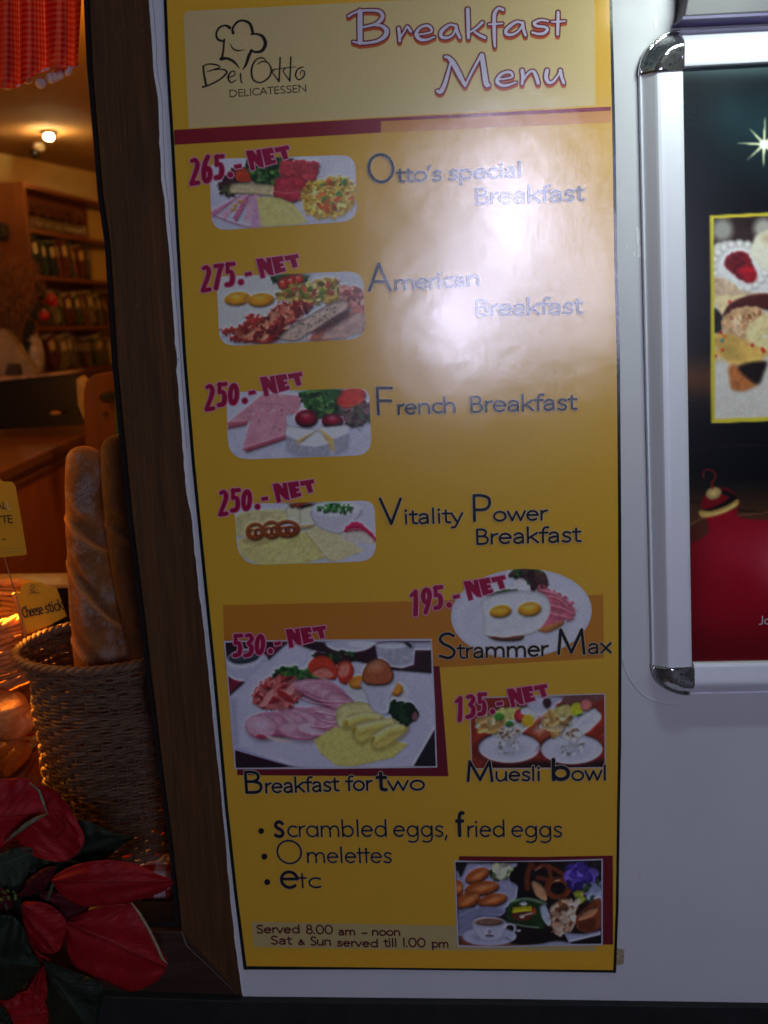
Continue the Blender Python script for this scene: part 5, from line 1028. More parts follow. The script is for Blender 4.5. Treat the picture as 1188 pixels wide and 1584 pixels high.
mb = MB(); mb.obox((OR[0], OR[1], ztop-.022), u*LEN, v*.131, (0,0,.02)); mb.build('top_board', SHW2, sh)
for z in zs: mb = MB(); mb.obox((OR[0], OR[1], z-.018), u*LEN, v*.131, (0,0,.018)); mb.build('shelf', SHW2, sh)
# glasses on the upper shelf
GLS = Mat('clear_glass', (1,1,1), .03, ior=1.45); GLS.b.inputs['Transmission Weight'].default_value = 1; GLS = GLS.m
gl0 = None; ORD = ['first','second','third','fourth','fifth','sixth','seventh','eighth','ninth','tenth','eleventh','twelfth']
for i in range(7):
    c0 = OR+u*(.05+i*.095)+v*.055; c0[2] = zs[3]
    if gl0 is None:
        gl0 = thing('stemmed_glass', c0, '', 'glass', 'upturned glasses on the top shelf')
        mb = MB(); mb.lathe([(.028,0),(.036,.03),(.034,.055),(.018,.078),(.0165,.076),(.032,.054),(.034,.03),(.026,0)], c0, 20); mb.build('bowl', GLS, gl0, True)
        mb = MB(); mb.lathe([(.004,.078),(.0035,.112),(.026,.118),(.027,.121),(.001,.123)], c0, 16); mb.build('stem', GLS, gl0, True); g = gl0
    else: g = copy_tree(gl0); g.location = Vector(c0)
    g['label'] = 'clear upturned stemmed glass, %s from the near end of the top shelf' % ORD[i]
# books
def book(c0, h, wd, th, lean, col, lab, group):
    # stands face-forward leaning on its neighbour; spine towards -v
    t = thing('book', c0, lab, 'book', group); ca, sa = math.cos(lean), math.sin(lean)
    up = np.array([0,0,1.0])*ca+u*(-sa); al = u*ca+np.array([0,0,1.0])*sa
    mb = MB(); mb.obox(c0, al*th, v*wd, up*h); bevel(mb.build('cover', m_simple('book_cover_%d' % len(bpy.data.materials), col, .35, 0, 45, .75, 0), t), .0015)
    mb = MB(); mb.obox(np.array(c0)+al*th*.12+up*h*.004+v*.003, al*th*.76, v*(wd-.001), up*h*.998); mb.build('pages', m_simple('pages', (.6,.5,.35), .8, 0, 20, .1, 0) if 'pg' not in MT else MT['pg'], t)
    mb = MB(); mb.obox(np.array(c0)+al*th*.25-v*.0006+up*h*.55, al*th*.5, v*.0005, up*h*.28); mb.build('title_panel', m_simple('title_%d' % len(bpy.data.materials), (.55,.42,.2), .5, 0, 200, .5, 0), t)
cols = [(.03,.06,.03),(.10,.03,.02),(.05,.05,.02),(.16,.12,.05),(.02,.03,.03),(.07,.09,.03),(.20,.05,.02),(.12,.10,.06)]
cn = ['dark green','dark red','olive','tan','black','mossy green','rust red','brown']
names = {0: 'bottom', 1: 'middle', 2: 'second'}
for si, (z, n, h, st) in enumerate(((zs[0], 12, .165, .10), (zs[1], 11, .165, .16), (zs[2], 9, .175, .03))):
    x = st; 
    for k in range(n):
        ci = (k*3+si*2+random.randrange(3)) % 8; th = random.choice([.012,.02,.045,.07,.09]); lean = random.uniform(.18,.38) if k < n-1 else .1
        c0 = OR+u*(x+.03)+v*.012; c0[2] = z+.002
        book(c0, h*random.uniform(.82,1.02), .105, th, lean, cols[ci], '%s %s book, %s from the near end of the %s shelf' % (['thin','slim','medium','thick','thick'][[.012,.02,.045,.07,.09].index(th)], cn[ci], ORD[k], names[si]), 'books leaning on the %s shelf' % names[si])
        x += th+random.uniform(.006,.03)
# red baubles, vase, dried grass, display cards in front of the shelf
RED = m_simple('red_gloss', (.45,.02,.012), .25)
for k, (px, py, r) in enumerate(((62,463,7),(79,463,9),(68,488,8),(85,470,5))):
    p0 = P(px, py, 2.6); rr = r*.0026; t = thing('red_bauble', p0, ['red bauble at the left of the cluster by the bookcase', 'largest red bauble at the top of the cluster by the bookcase', 'lowest red bauble in the cluster by the bookcase', 'smallest red bauble behind the largest one'][k], 'bauble')
    mb = MB(); mb.lathe([(.001,-rr)]+[(rr*math.cos(R_(a)), rr*math.sin(R_(a))) for a in range(-75, 80, 15)]+[(.001,rr)], p0, 16); mb.build('ball', RED, t, True); mb = MB(); mb.lathe([(rr*.25,rr*.9),(rr*.25,rr*1.2),(.001,rr*1.22)], p0, 10); mb.build('cap', m_simple('gold', (.6,.4,.15), .3, .8), t)
p0 = P(54, 580, 2.55); hh = P(54,517,2.55)[2]-p0[2]; rr = .042
v0 = thing('tall_vase', p0, 'pale mottled vase standing on the counter beside the bookcase', 'vase')
mb = MB(); mb.lathe([(rr*.72,0),(rr*.95,hh*.25),(rr,hh*.55),(rr*.85,hh*.82),(rr*.55,hh*.95),(rr*.6,hh),(rr*.5,hh),(rr*.45,hh*.9),(.001,hh*.9)], p0, 28); mb.build('body', m_simple('vase_glaze', (.42,.34,.20), .35, 0, 22, .45), v0, True)
mb = MB(); mb.lathe([(rr*.55,hh*.955),(rr*.63,hh*.985),(rr*.56,hh*1.01)], p0, 28); mb.build('rim', m_simple('vase_rim', (.3,.2,.1), .4), v0, True)
dg = thing('dried_grass', P(20, 590, 2.35), 'bundle of brown dried grass arching up in front of the bookcase', 'plant')
mb = MB(); ml = MB()
for k in range(150):
    bx = random.gauss(18, 7); tx = bx+random.gauss(0, 20); ty = random.uniform(395, 470); p_ = [P(bx, 575, 2.35), P((bx*2+tx)/3, (575*2+ty)/3-14, 2.35+random.uniform(-.1,.1)), P(tx, ty, 2.35+random.uniform(-.2,.2))]
    mb.tube(catmull(p_, 4), .0011, 3)
    for q in range(7): a = p_[2]+np.array([random.gauss(0,.012), random.gauss(0,.012), -q*.010]); ml.tube([a, a+np.array([random.gauss(0,.008),0,.016])], [.0018,.0004], 3)
mb.build('stems', m_simple('straw', (.16,.07,.02), .8), dg)['kind'] = 'stuff'; ml.build('seed_heads', m_simple('straw_head', (.24,.11,.035), .8), dg)['kind'] = 'stuff'
ga = thing('garland', P(40, 560, 2.5), 'dark green leafy garland hanging in an arch beside the red baubles', 'garland')
mb = MB(); gp = catmull([P(x, y, 2.5) for x, y in [(66,445),(56,470),(46,500),(38,530),(33,560)]], 6); mb.tube(gp, .005, 5); mb.build('stem', m_simple('garland_stem', (.03,.03,.01), .8), ga)
mb = MB()
for q in gp:
    for k in range(16):
        d = rng.normal(size=3); d = _n(d)*.032; s_ = _n(np.cross(d, rng.normal(size=3)))*.006; mb.add([q, q+d*.5+s_, q+d, q+d*.5-s_], [(0,1,2,3)])
mb.build('leaves', m_simple('garland_leaf', (.018,.04,.012), .6), ga)['kind'] = 'stuff'
# white card pyramid and things on the counter edge
k0 = P(24, 580, 2.2)
cd_ = thing('card_house', k0, 'white folded card shape leaning at the left end of the counter', 'card')
mb = MB(); mb.prism([(-20,583),(2,508),(8,512),(55,578),(40,583)][::-1], 2.2, 2.28); mb.build('front_card', m_simple('cream_card', (.24,.18,.10), .7, 0, 25, .35), cd_)
mb = MB(); mb.prism([(8,574),(13,563),(27,563),(30,582),(8,583)][::-1], 2.15, 2.19); mb.build('opening', m_simple('card_opening', (.03,.02,.015), .7), cd_)
# loudspeaker at the left edge
mb = MB(); mb.prism([(-14,341),(3,344),(5,364),(1,372),(-14,370)][::-1], 3.05, 3.15); tag(bevel(mb.build('loudspeaker', m_simple('black_plastic', (.015,.012,.012), .5)), .004), 'small black loudspeaker high on the cream wall at the left edge', 'speaker')
# back counter with dark screen
ZK = zat(0, 724, 1.25)
k1 = atz(0, 724, ZK); k2 = atz(135, 665, ZK); ku = _n(k2-k1); ku[2] = 0; kv = np.array([-ku[1], ku[0], 0]); kv = kv if kv.dot((k1+k2)/2-CAM) > 0 else -kv
CW = m_wood('counter_wood', (.34,.10,.022), (.44,.145,.034), .22, .42, True, .15); CT = m_wood('counter_top_wood', (.15,.06,.02), (.24,.10,.035), .4, .35, False, .2)
ko = k1-ku*1.2
ct = thing('shop_counter', (k2[0], k2[1], .06), 'orange wooden shop counter seen behind the baguettes', 'counter')
mb = MB(); mb.obox((ko[0], ko[1], .06), ku*2.5, kv*.5, (0,0,ZK-.06-.035)); mb.build('front_panel', CW, ct)
mb = MB(); mb.obox((ko[0]-kv[0]*.02, ko[1]-kv[1]*.02, ZK-.034), ku*2.5, kv*.55, (0,0,.034)); bevel(mb.build('counter_top', CT, ct), .006)
mb = MB(); mb.obox((ko[0]-kv[0]*.012, ko[1]-kv[1]*.012, ZK-.062), ku*2.5, kv*.012, (0,0,.012)); mb.build('edge_moulding', CT, ct)
b1 = atz(0, 655, ZK); 
sc_ = thing('display_screen', P(60, 650, 2.05), 'flat black screen standing on the counter below the shelves', 'screen')
mb = MB(); mb.prism([(-60,592),(0,590),(60,584),(119,578),(122,640),(131,652),(125,658),(-60,668)][::-1], 2.05, 2.12); mb.build('panel', m_simple('black_gloss', (.006,.005,.005), .3), sc_)
mb = MB(); mb.prism([(-60,583),(0,583.5),(45,582),(118,572),(119,577),(60,583),(0,589),(-60,591)][::-1], 2.03, 2.13); mb.build('top_edge', m_simple('worn_edge', (.30,.20,.11), .5, 0, 60, .6), sc_)
# bread on the counter piece and cabinet end
p0 = P(86, 642, 1.95); rl = thing('bread_crust', p0, 'small pale crust lying on the counter in front of the black screen', 'bread')
mb = MB(); mb.lathe([(.001,0),(.016,.002),(.018,.007),(.010,.012),(.001,.013)], p0, 14); mb.build('crumb', m_simple('crumb', (.5,.35,.2), .8), rl, True)
mb = MB(); mb.lathe([(.017,.003),(.019,.006),(.012,.0125)], p0, 14); mb.build('crust', m_simple('crust', (.35,.18,.07), .7), rl, True)
CW2 = m_wood('cabinet_wood', (.10,.03,.006), (.14,.042,.009), .22, .45, True, .15)
en = thing('cabinet_end', P(158, 720, 1.0), 'orange wooden cabinet end with a rounded top corner behind the baguettes', 'cabinet')
mb = MB(); mb.prism([(129,606),(134,590),(146,580),(165,576),(215,572),(215,780),(133,790)][::-1], 1.0, 1.03); bevel(mb.build('end_panel', CW2, en), .004)
mb = MB(); mb.prism([(153,609),(163,607),(215,603),(215,622),(165,624),(153,622)][::-1], .94, .998); bevel(mb.build('handle', m_simple('dark_handle', (.03,.025,.02), .25, .6), en), .006)
mb = MB(); mb.lathe([(.001,-.004),(.006,-.004),(.006,0)], P(161,641,.996), 12, ax='y'); mb.build('screw', m_simple('screw', (.03,.02,.01), .4, .5), en)
mb = MB(); mb.prism([(177.5,612),(215,606),(215,680),(178,676)][::-1], .90, .935); tag(bevel(mb.build('green_box', m_simple('green_card', (.012,.07,.02), .5)), .002), 'narrow strip of a green box beside the window frame', 'box')
mb = MB(); mb.prism([(118,588),(124,582),(131,590),(130,612),(136,640),(131,652),(121,626)][::-1], 1.6, 1.66); tag(mb.build('paper_bag', m_simple('bag_paper', (.32,.24,.13), .8, 0, 30, .4, .002)), 'crumpled paper bag tucked between the black screen and the orange cabinet', 'bag')

# valance
GH = m_gingham('red_gingham', (.60,.008,.006), (.72,.20,.14), 1.0, .5)
cv = thing('curtain_valance', P(60, 130, .16), 'red and white gingham valance with white pom-pom fringe at the top left', 'curtain')
nx, ny = 150, 40; V = []; UV = []
def hem(s):  # s 0..1 across
    return 92+46*(1-s)**.9+6*math.sin(s*9)
xs0, xs1 = -190, 134
for j in range(ny+1):
    for i in range(nx+1):
        s = i/nx; t = j/ny; amp = .010+.020*t; ph = 2*math.pi*(s*9+.25*math.sin(s*11)+.12*t*math.sin(s*5))
        x = xs0+(xs1-xs0)*s+t*6*math.sin(ph+1)-(t*8 if s > .9 else 0)
        sb = (x-xs0)/(xs1-xs0); h = hem(min(1, max(0, (x-0)/134))) if x > 0 else 136+4*math.sin(x*.09)
        y = -160+(h+160)*t+2.5*math.sin(ph)*t
        V.append(P(x, y, .16+amp*math.sin(ph))); UV.append(((s*324+10*math.sin(ph))/9.2*1.0, (t*(h+160))/9.2*1.0))
F = np.array([(j*(nx+1)+i, j*(nx+1)+i+1, (j+1)*(nx+1)+i+1, (j+1)*(nx+1)+i) for j in range(ny) for i in range(nx)])
mesh_obj('cloth', V, F, GH, cv, True, uv=UV)
POM = m_simple('pompom_wool', (.72,.62,.60), .95, 0, 900, .25, .0012)
pm = MB(); pm.lathe([(.001,-.0078)]+[(.0078*math.cos(R_(a)), .0078*math.sin(R_(a))) for a in range(-70, 80, 20)]+[(.001,.0078)], (0,0,0), 14)
pm0 = mesh_obj('pompom', pm.v, pm.f, POM, None, True, loc=(0,0,0)); pm0.parent = cv; first = True
for px, py in [(-160,141),(-120,139),(-80,141),(-45,136),(-14,139),(12,131),(42,122),(63,129),(79,121),(86,118),(92,115),(104,109)]:
    q = pm0 if first else pm0.copy(); 
    if not first: COL.objects.link(q); q.parent = cv
    first = False; q.location = PT(px, py, .165)-cv.location; q.rotation_euler = (px, py, 0)
mb = MB(); mb.tube([P(x, hem(x/134)-2 if x > 0 else 134, .165) for x in range(-180, 132, 8)], .0016, 5); mb.build('fringe_cord', POM, cv)

# table with checked cloth, baskets, bread
GC = m_gingham('checked_cloth', (.50,.014,.02), (.80,.78,.84), 1.0)
tb = P(240, 1357, .10); ZT = tb[2]
tc = thing('checked_tablecloth', (tb[0], .12, ZT), 'red and white checked cloth hanging over the table edge below the basket', 'tablecloth')
mb = MB(); nx = 60; V = []; UV = []
rows = [(.75,0),(.5,0),(.3,0),(.12,0),(.103,0),(.098,-.008),(.0965,-.03),(.097,-.06),(.099,-.095),(.100,-.20)]
for (yy, dz) in rows:
    for i in range(nx+1):
        x = -1.4+i*(1.4+P(285,1357,.1)[0])/nx; V.append((x, yy+(.004*math.sin(x*60) if dz < -.02 else 0), ZT+dz)); UV.append((x/.040, (yy-dz)/.040))
F = np.array([(j*(nx+1)+i, (j+1)*(nx+1)+i, (j+1)*(nx+1)+i+1, j*(nx+1)+i+1) for j in range(len(rows)-1) for i in range(nx)])
mesh_obj('cloth', V, F, GC, tc, True, uv=UV)
mb = MB(); V2 = [(V[i+7*(nx+1)][0], V[i+7*(nx+1)][1]-.0015, ZT-.086) for i in range(nx+1)]; mb.tube(V2, .0012, 4); mb.build('hem', m_simple('hem_thread', (.6,.56,.56), .8), tc)
mb = MB(); mb.box((-1.4, .101, ZT-.03), (P(285,1357,.1)[0]-.01, .8, ZT-.002)); tbl = thing('bread_table', (-.6,.4,.06), 'low table under the checked cloth behind the window', 'table'); mb.build('table_top', SHW2, tbl)
mb = MB(); mb.box((-1.35,.12,.06), (-1.3,.17,ZT-.03)); mb.box((-.35,.12,.06), (-.3,.17,ZT-.03)); mb.box((-.35,.7,.06), (-.3,.75,ZT-.03)); mb.box((-1.35,.7,.06), (-1.3,.75,ZT-.03)); mb.build('leg', SHW, tbl)

def wicker(name): 
    m = Mat(name, rough=.55); a = m.n('Attribute', attribute_name='print'); p = m.coord()
    m.base(m.mix(1.0, a.outputs['Color'], m.ramp(m.noise(p, 110, 4, .7), [(.25, grey(.45)), (.75, grey(1.1))]), 'MULTIPLY')); m.norm(m.bump(m.noise(p, 600, 3), .6, .0005)); return m.m
WK = wicker('wicker')
def basket(name, cen, zt_, zb_, rfun, rows, nst, label, col, rim_r=.0043, tilt=0, seed=1):
    t = thing(name, (cen[0], cen[1], zb_), label, 'basket'); r = random.Random(seed)
    mb = MB(); H = zt_-zb_; N = nst*6
    for k in range(rows):
        z0 = zb_+H*(k+.5)/rows; c_ = np.array(col)*r.uniform(.6,1.15); pts = []
        ph = (k//2 % 2)*math.pi+ (k//6)*.35; dz = r.uniform(-.0006,.0006)
        for i in range(N):
            th = 2*math.pi*i/N; rad = rfun((z0-zb_)/H, th)+.0030*math.sin(nst*th/2+ph)+r.uniform(-.0004,.0004)
            pts.append((cen[0]+rad*math.cos(th), cen[1]+rad*math.sin(th), z0+dz+.0013*math.sin(th*3+k)+tilt*rad*math.cos(th)))
        mb.tube(pts, H/rows*.56, 5, True, c_)
    mb.build('weave', WK, t, True)['kind'] = 'stuff'
    mb = MB()
    for i in range(nst):
        th = 2*math.pi*i/nst; pts = []
        for k in range(9):
            q = k/8; rad = rfun(q, th)+.0004*math.sin(k*1.9+i); pts.append((cen[0]+rad*math.cos(th+.04*math.sin(q*4+i)), cen[1]+rad*math.sin(th+.04*math.sin(q*4+i)), zb_+H*q+tilt*rad*math.cos(th)))
        mb.tube(pts, .0027, 5, False, np.array(col)*.8)
    mb.build('stakes', WK, t, True)['kind'] = 'stuff'
    for s in range(3):
        mb = MB(); pts = []; M_ = 180
        for i in range(M_):
            th = 2*math.pi*i/M_; a = 2*math.pi*(nst*.5*i/M_)+s*2*math.pi/3; rad = rfun(1, th)+.0036*math.cos(a)
            pts.append((cen[0]+rad*math.cos(th), cen[1]+rad*math.sin(th), zt_+.0036*math.sin(a)+tilt*rad*math.cos(th)))
        mb.tube(pts, rim_r, 7, True, np.array(col)*(1.0+.12*s)); mb.build('rim_strand', WK, t, True)
    return t
bc = P(166, 994, .235); BZ = bc[2]
def rf(q, th):
    base = .110+.016*q+.017*math.exp(-((1-q)/.09)); bul = .0045*math.exp(-((q-.70)/.06)**2)-.004*math.exp(-((q-.86)/.06)**2)
    return base+bul+.003*math.sin(2*th+1)+.0015*math.sin(5*th+q*9)
basket('bread_basket', (bc[0], .235), BZ, ZT+.004, rf, 70, 40, 'tall round brown wicker basket holding the baguettes behind the window', (.22,.13,.075), seed=3)
tc_ = P(-10, 985, .42)
rz = P(60,1050,.40)[2]-.006
rs = thing('display_riser', (-.72,.46,ZT), 'dark wooden riser under the wicker tray behind the bread rolls', 'stand')
mb = MB(); mb.box((-1.05,.33,rz-.02), (-.36,.62,rz)); mb.build('top_board', SHW2, rs)
for lx in (-1.03, -.40):
    for ly in (.35, .59):
        mb = MB(); mb.box((lx-.015,ly-.012,ZT), (lx+.015,ly+.012,rz-.02)); mb.build('leg', SHW, rs)
basket('wicker_tray', (tc_[0]-.10, .46), P(60,947,.40)[2], P(60,1050,.40)[2], lambda q, th: .175+.02*q, 13, 30, 'low bright wicker tray behind the tall basket at the left edge', (.50,.29,.12), .006, seed=5)
# baguettes
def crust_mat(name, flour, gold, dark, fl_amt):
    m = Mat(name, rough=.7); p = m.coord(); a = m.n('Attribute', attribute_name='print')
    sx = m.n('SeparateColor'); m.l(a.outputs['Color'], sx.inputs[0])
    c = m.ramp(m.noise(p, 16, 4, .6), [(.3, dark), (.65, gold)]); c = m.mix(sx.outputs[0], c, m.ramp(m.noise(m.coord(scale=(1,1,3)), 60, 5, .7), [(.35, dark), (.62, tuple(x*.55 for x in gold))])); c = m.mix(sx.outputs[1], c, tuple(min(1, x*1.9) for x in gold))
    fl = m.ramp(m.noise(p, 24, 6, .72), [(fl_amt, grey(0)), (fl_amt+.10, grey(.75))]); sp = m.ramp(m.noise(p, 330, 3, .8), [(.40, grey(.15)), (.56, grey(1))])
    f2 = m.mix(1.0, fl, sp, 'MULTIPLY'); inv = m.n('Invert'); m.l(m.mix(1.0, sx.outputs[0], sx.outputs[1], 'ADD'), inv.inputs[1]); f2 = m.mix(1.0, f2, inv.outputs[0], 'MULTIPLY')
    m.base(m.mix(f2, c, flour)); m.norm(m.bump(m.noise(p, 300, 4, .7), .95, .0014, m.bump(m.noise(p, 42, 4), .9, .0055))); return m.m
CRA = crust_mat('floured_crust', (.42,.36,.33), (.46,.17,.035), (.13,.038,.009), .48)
CRB = crust_mat('shaded_crust', (.10,.07,.05), (.085,.035,.010), (.035,.014,.005), .62)  # shade on the backlit baguette put into a darker crust colour
def baguette(path, rad, label, mat, Y0, cuts, seed, flat=.9):
    t = thing('baguette', P(path[-1][0], path[-1][1], Y0), label, 'baguette'); pts = catmull(path, 12); n = len(pts); K = 56; V = []; colr = []
    r0 = random.Random(seed); C = np.array([P(x, y, Y0) for x, y in pts]); L = np.r_[0, np.cumsum(np.linalg.norm(np.diff(C, axis=0), axis=1))]; 
    rr = np.interp(np.linspace(0, 1, n), np.linspace(0, 1, len(rad)), rad)*.00105
    N2 = 150; Ls = np.r_[.02*np.linspace(0, 1, 10)[:-1]**2, np.linspace(.02, L[-1], N2-9)]; Cs = np.stack([np.interp(Ls, L, C[:, i]) for i in range(3)], 1); R2 = np.interp(Ls, L, rr); R2 = R2*np.clip(1-(1-np.clip(Ls/.030, 0, 1))**2.6, 0.0002, 1)**.46
    R2 = np.maximum(R2, .0004)
    for i in range(N2):
        tdir = _n(Cs[min(i+1, N2-1)]-Cs[max(i-1, 0)]); x = _n(np.cross(tdir, [0,1.0,0])); x = x if x[0] > 0 else -x; y = np.array([0,-1.0,0])
        for j in range(K):
            a = 2*math.pi*j/K; d = 0; cc = 0; ce = 0
            # slanted cuts on the face towards us: groove with a raised ear
            for (s0_, sl, ln) in cuts:
                q = (Ls[i]-s0_-sl*math.cos(a)); fr = max(0, math.sin(a))**.5
                g = math.exp(-(q/.015)**4)*fr; e = math.exp(-((q-.018)/.0045)**2)*fr; d += -.0065*g+.0050*e; cc = max(cc, g); ce = max(ce, e)
            V.append(Cs[i]+(x*math.cos(a)+y*math.sin(a)*flat)*(R2[i]+d*min(1, R2[i]/.01))); colr.append((cc*(1-ce), ce, 0))
    F = [(i*K+j, i*K+(j+1) % K, (i+1)*K+(j+1) % K, (i+1)*K+j) for i in range(N2-1) for j in range(K)]+[tuple(range(K-1, -1, -1)), tuple((N2-1)*K+j for j in range(K))]
    mesh_obj('crust', V, F, mat, t, True, color=np.array(colr))
    return t
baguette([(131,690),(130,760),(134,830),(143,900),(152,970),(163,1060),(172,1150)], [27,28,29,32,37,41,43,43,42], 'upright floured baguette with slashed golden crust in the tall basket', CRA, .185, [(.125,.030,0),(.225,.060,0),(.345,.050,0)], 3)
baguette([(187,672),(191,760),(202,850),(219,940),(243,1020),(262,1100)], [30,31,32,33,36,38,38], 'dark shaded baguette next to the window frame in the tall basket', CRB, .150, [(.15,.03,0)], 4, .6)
# bread rolls at the left
RC = crust_mat('roll_crust', (.75,.55,.32), (.62,.30,.09), (.38,.15,.04), .50)
def roll(cx, cy, rx, ry, ang, Y0, label, seed):
    p0 = P(cx, cy, Y0); t = thing('bread_roll', p0-np.array([0,0,ry*.001]), label, 'bread roll', 'bread rolls heaped by the tall basket'); V = []; colr = []; K, N = 44, 30; r0 = random.Random(seed); ph = [r0.uniform(0, 6) for _ in range(5)]; a0 = R_(ang)
    for i in range(N+1):
        la = math.pi*(i/N-.5)
        for j in range(K):
            lo_ = 2*math.pi*j/K; x, y, z = math.sin(la), -math.cos(la)*math.cos(lo_), math.cos(la)*math.sin(lo_)
            bump_ = 1+.05*math.sin(3*x+2*z+ph[0])+.04*math.sin(5*z-3*x+ph[1])+.03*math.sin(7*x+ph[2])
            cut = math.exp(-((z-.35*x-.25)/.10)**2)*max(0, -y+.3); bump_ -= .10*min(1, cut)
            ear = math.exp(-((z-.35*x-.42)/.05)**2)*max(0, -y+.3); bump_ += .05*min(1, ear)
            X_, Z_ = x*rx*.00105*bump_, z*ry*.00105*bump_
            V.append(p0+np.array([X_*math.cos(a0)-Z_*math.sin(a0), y*rx*.00085*bump_, X_*math.sin(a0)+Z_*math.cos(a0)])); cc = min(1, cut); colr.append((cc*.7,)*3)
    F = [(i*K+j, i*K+(j+1) % K, (i+1)*K+(j+1) % K, (i+1)*K+j) for i in range(N) for j in range(K)]
    mesh_obj('crust', V, F, RC, t, True, color=np.array(colr)); return t
roll(0, 1108, 60, 44, -8, .30, 'bright round bread roll below the wicker tray at the left edge', 1)
roll(2, 1172, 46, 34, 20, .27, 'shaded bread roll in the middle of the heap at the left edge', 2)
roll(48, 1196, 62, 30, 48, .30, 'long pointed bread roll slanting against the tall basket', 3)
roll(-70, 1150, 70, 45, 0, .34, 'large bread roll at the far left of the heap', 4)
roll(20, 1255, 75, 40, -12, .24, 'bread roll at the bottom of the heap behind the red flower', 5)
roll(-60, 1240, 70, 44, 12, .22, 'bread roll at the lower left behind the red flower', 6)
# black display cabinet behind with light metal edge
dc = thing('display_cabinet', P(60, 960, .75), 'black display cabinet with a pale metal top edge behind the tall basket', 'cabinet')
mb = MB(); mb.prism([(-200,914),(215,908),(215,1010),(-200,1010)][::-1], .72, .80); mb.build('front', m_simple('cabinet_black', (.008,.007,.007), .25), dc)
mb = MB(); mb.prism([(-200,908),(215,902),(215,908),(-200,914)][::-1], .70, .80); bevel(mb.build('metal_edge', m_simple('brushed_edge', (.5,.42,.33), .35, .3), dc), .001)
# cards on sticks
CY_ = m_simple('yellow_card', (.60,.38,.012), .55, 0, 60, .05, 0); IK = m_simple('card_ink', (.02,.015,.012), .6, 0, 60, .05, 0); GR = m_simple('card_grey_print', (.30,.24,.10), .6, 0, 60, .05, 0)
def onto(name, f, level, mat, par, Y):
    Vv, Ff = f.mesh(level); A_ = np.array(Vv); return mesh_obj(name, P(A_[:, 0], A_[:, 1], Y), Ff, mat, par)
pcd = thing('price_card', P(20, 862, .26), 'yellow price card on a thin stick at the left edge', 'sign')
mb = MB(); mb.prism([(-40,738),(0,741),(4,745),(19,745.5),(21,749),(24,752),(41.5,855),(40,858.5),(0,862),(-30,864)][::-1], .2600, .2615); mb.build('card', CY_, pcd)
f = Field(-30,770,48,862,.35); sl = (-.14,-1)
for a, b in zip([(-14,788),(17.8,785.5),(-10,811)],[]): pass
pen_line([f], 'AL', -5.5, 788.5, 11, 787.2, 8.0, 1.7, G, sl); pen_line([f], 'TTE', -5, 811, 19.5, 809, 8.8, 2.0, G, sl); pen_line([f], '.-', -2, 840, 9, 838.5, 9, 1.6, G, sl); onto('lettering', f, 0, IK, pcd, .2593)
f = Field(-30,770,48,862,.35); pen_line([f], 'L', 11.5, 788, 16.5, 787.5, 8.6, 1.5, G, sl); onto('lettering', f, 0, m_simple('card_white', (.6,.58,.5), .5), pcd, .2593)
f = Field(-30,840,48,862,.35)
for yy in (849.5, 854.5):
    for xx in np.arange(0, 36, 4.2): f.stroke([(xx, yy-xx*.03, .9), (xx+2.6, yy-(xx+2.6)*.03, .9)])
onto('small_print', f, 0, GR, pcd, .2593)
mb = MB(); mb.tube([P(7, 862, .262), P(30, 940, .262), P(48, 1036, .262)], .0011, 6); mb.build('stick', m_simple('clear_stick', (.35,.22,.12), .3), pcd)
css = thing('cheese_stick_card', P(75, 975, .33), 'yellow card with the words Cheese stick standing behind the basket rim', 'sign')
shp = ZP(0,860,4.4,[(100,262),(112,248),(135,246),(142,215),(165,185),(200,173),(240,171),(285,180),(315,205),(330,212),(372,204),(384,214),(452,410),(300,490),(190,530)])
mb = MB(); mb.prism(shp[::-1], .330, .3315); mb.build('card', CY_, css)
mb = MB(); mb.prism(ZP(0,860,4.4,[(78,262),(98,256),(190,530),(165,540)])[::-1], .333, .345); mb.build('card_fold', m_simple('fold', (.42,.2,.06), .6), css)
f = Field(30,895,110,975,.3)
pen_line([f], 'Cheese', 36.5, 956.5, 67, 950, 12, 2.1, G, (-.22,-1)); pen_line([f], 'stick', 71.5, 949, 97.5, 943.6, 12.2, 2.1, G, (-.22,-1)); onto('lettering', f, 0, IK, css, .3292)
f = Field(30,895,70,925,.3)
for s in [[(205,222,8),(210,200,8),(225,195,8),(232,210,8),(222,225,8),(210,232,8)],[(205,232,7),(225,245,7),(240,235,7)],[(195,258,6),(215,250,9),(240,252,9),(270,250,6)]]: zstroke(f, 0, 860, 4.4, s)
onto('small_emblem', f, 0, m_simple('emblem_print', (.20,.14,.04), .6, 0, 60, .05, 0), css, .3292)
# assumed hot bread lamp hanging above the rolls (out of frame, added to light the bread)
hl = thing('assumed_bread_lamp', (-.72,.42,P(0,800,.42)[2]+.25), 'hanging warm lamp above the bread, outside the frame at the left', 'lamp')
c0 = np.array([-.66,.37,BZ+.24]); mb = MB(); mb.lathe([(.012,.07),(.03,.06),(.07,.0),(.068,.0),(.028,.055),(.010,.065)], c0, 24); mb.build('shade', m_simple('copper', (.5,.2,.08), .3, .9), hl, True)
mb = MB(); mb.lathe([(.001,.05),(.02,.03),(.022,.015),(.001,-.005)], c0, 16); mb.build('bulb', m_emit('hot_bulb', (1,.45,.12), 8), hl, True)
hd = bpy.data.lights.new('bread_glow', 'SPOT'); hd.energy = HEAT; hd.color = HOT; hd.spot_size = R_(70); hd.spot_blend = .6; hd.shadow_soft_size = .03
ho = bpy.data.objects.new('bread_glow', hd); COL.objects.link(ho); ho.location = Vector(c0-np.array([0,0,.01])); ho.rotation_euler = (R_(-4), R_(-8), 0)

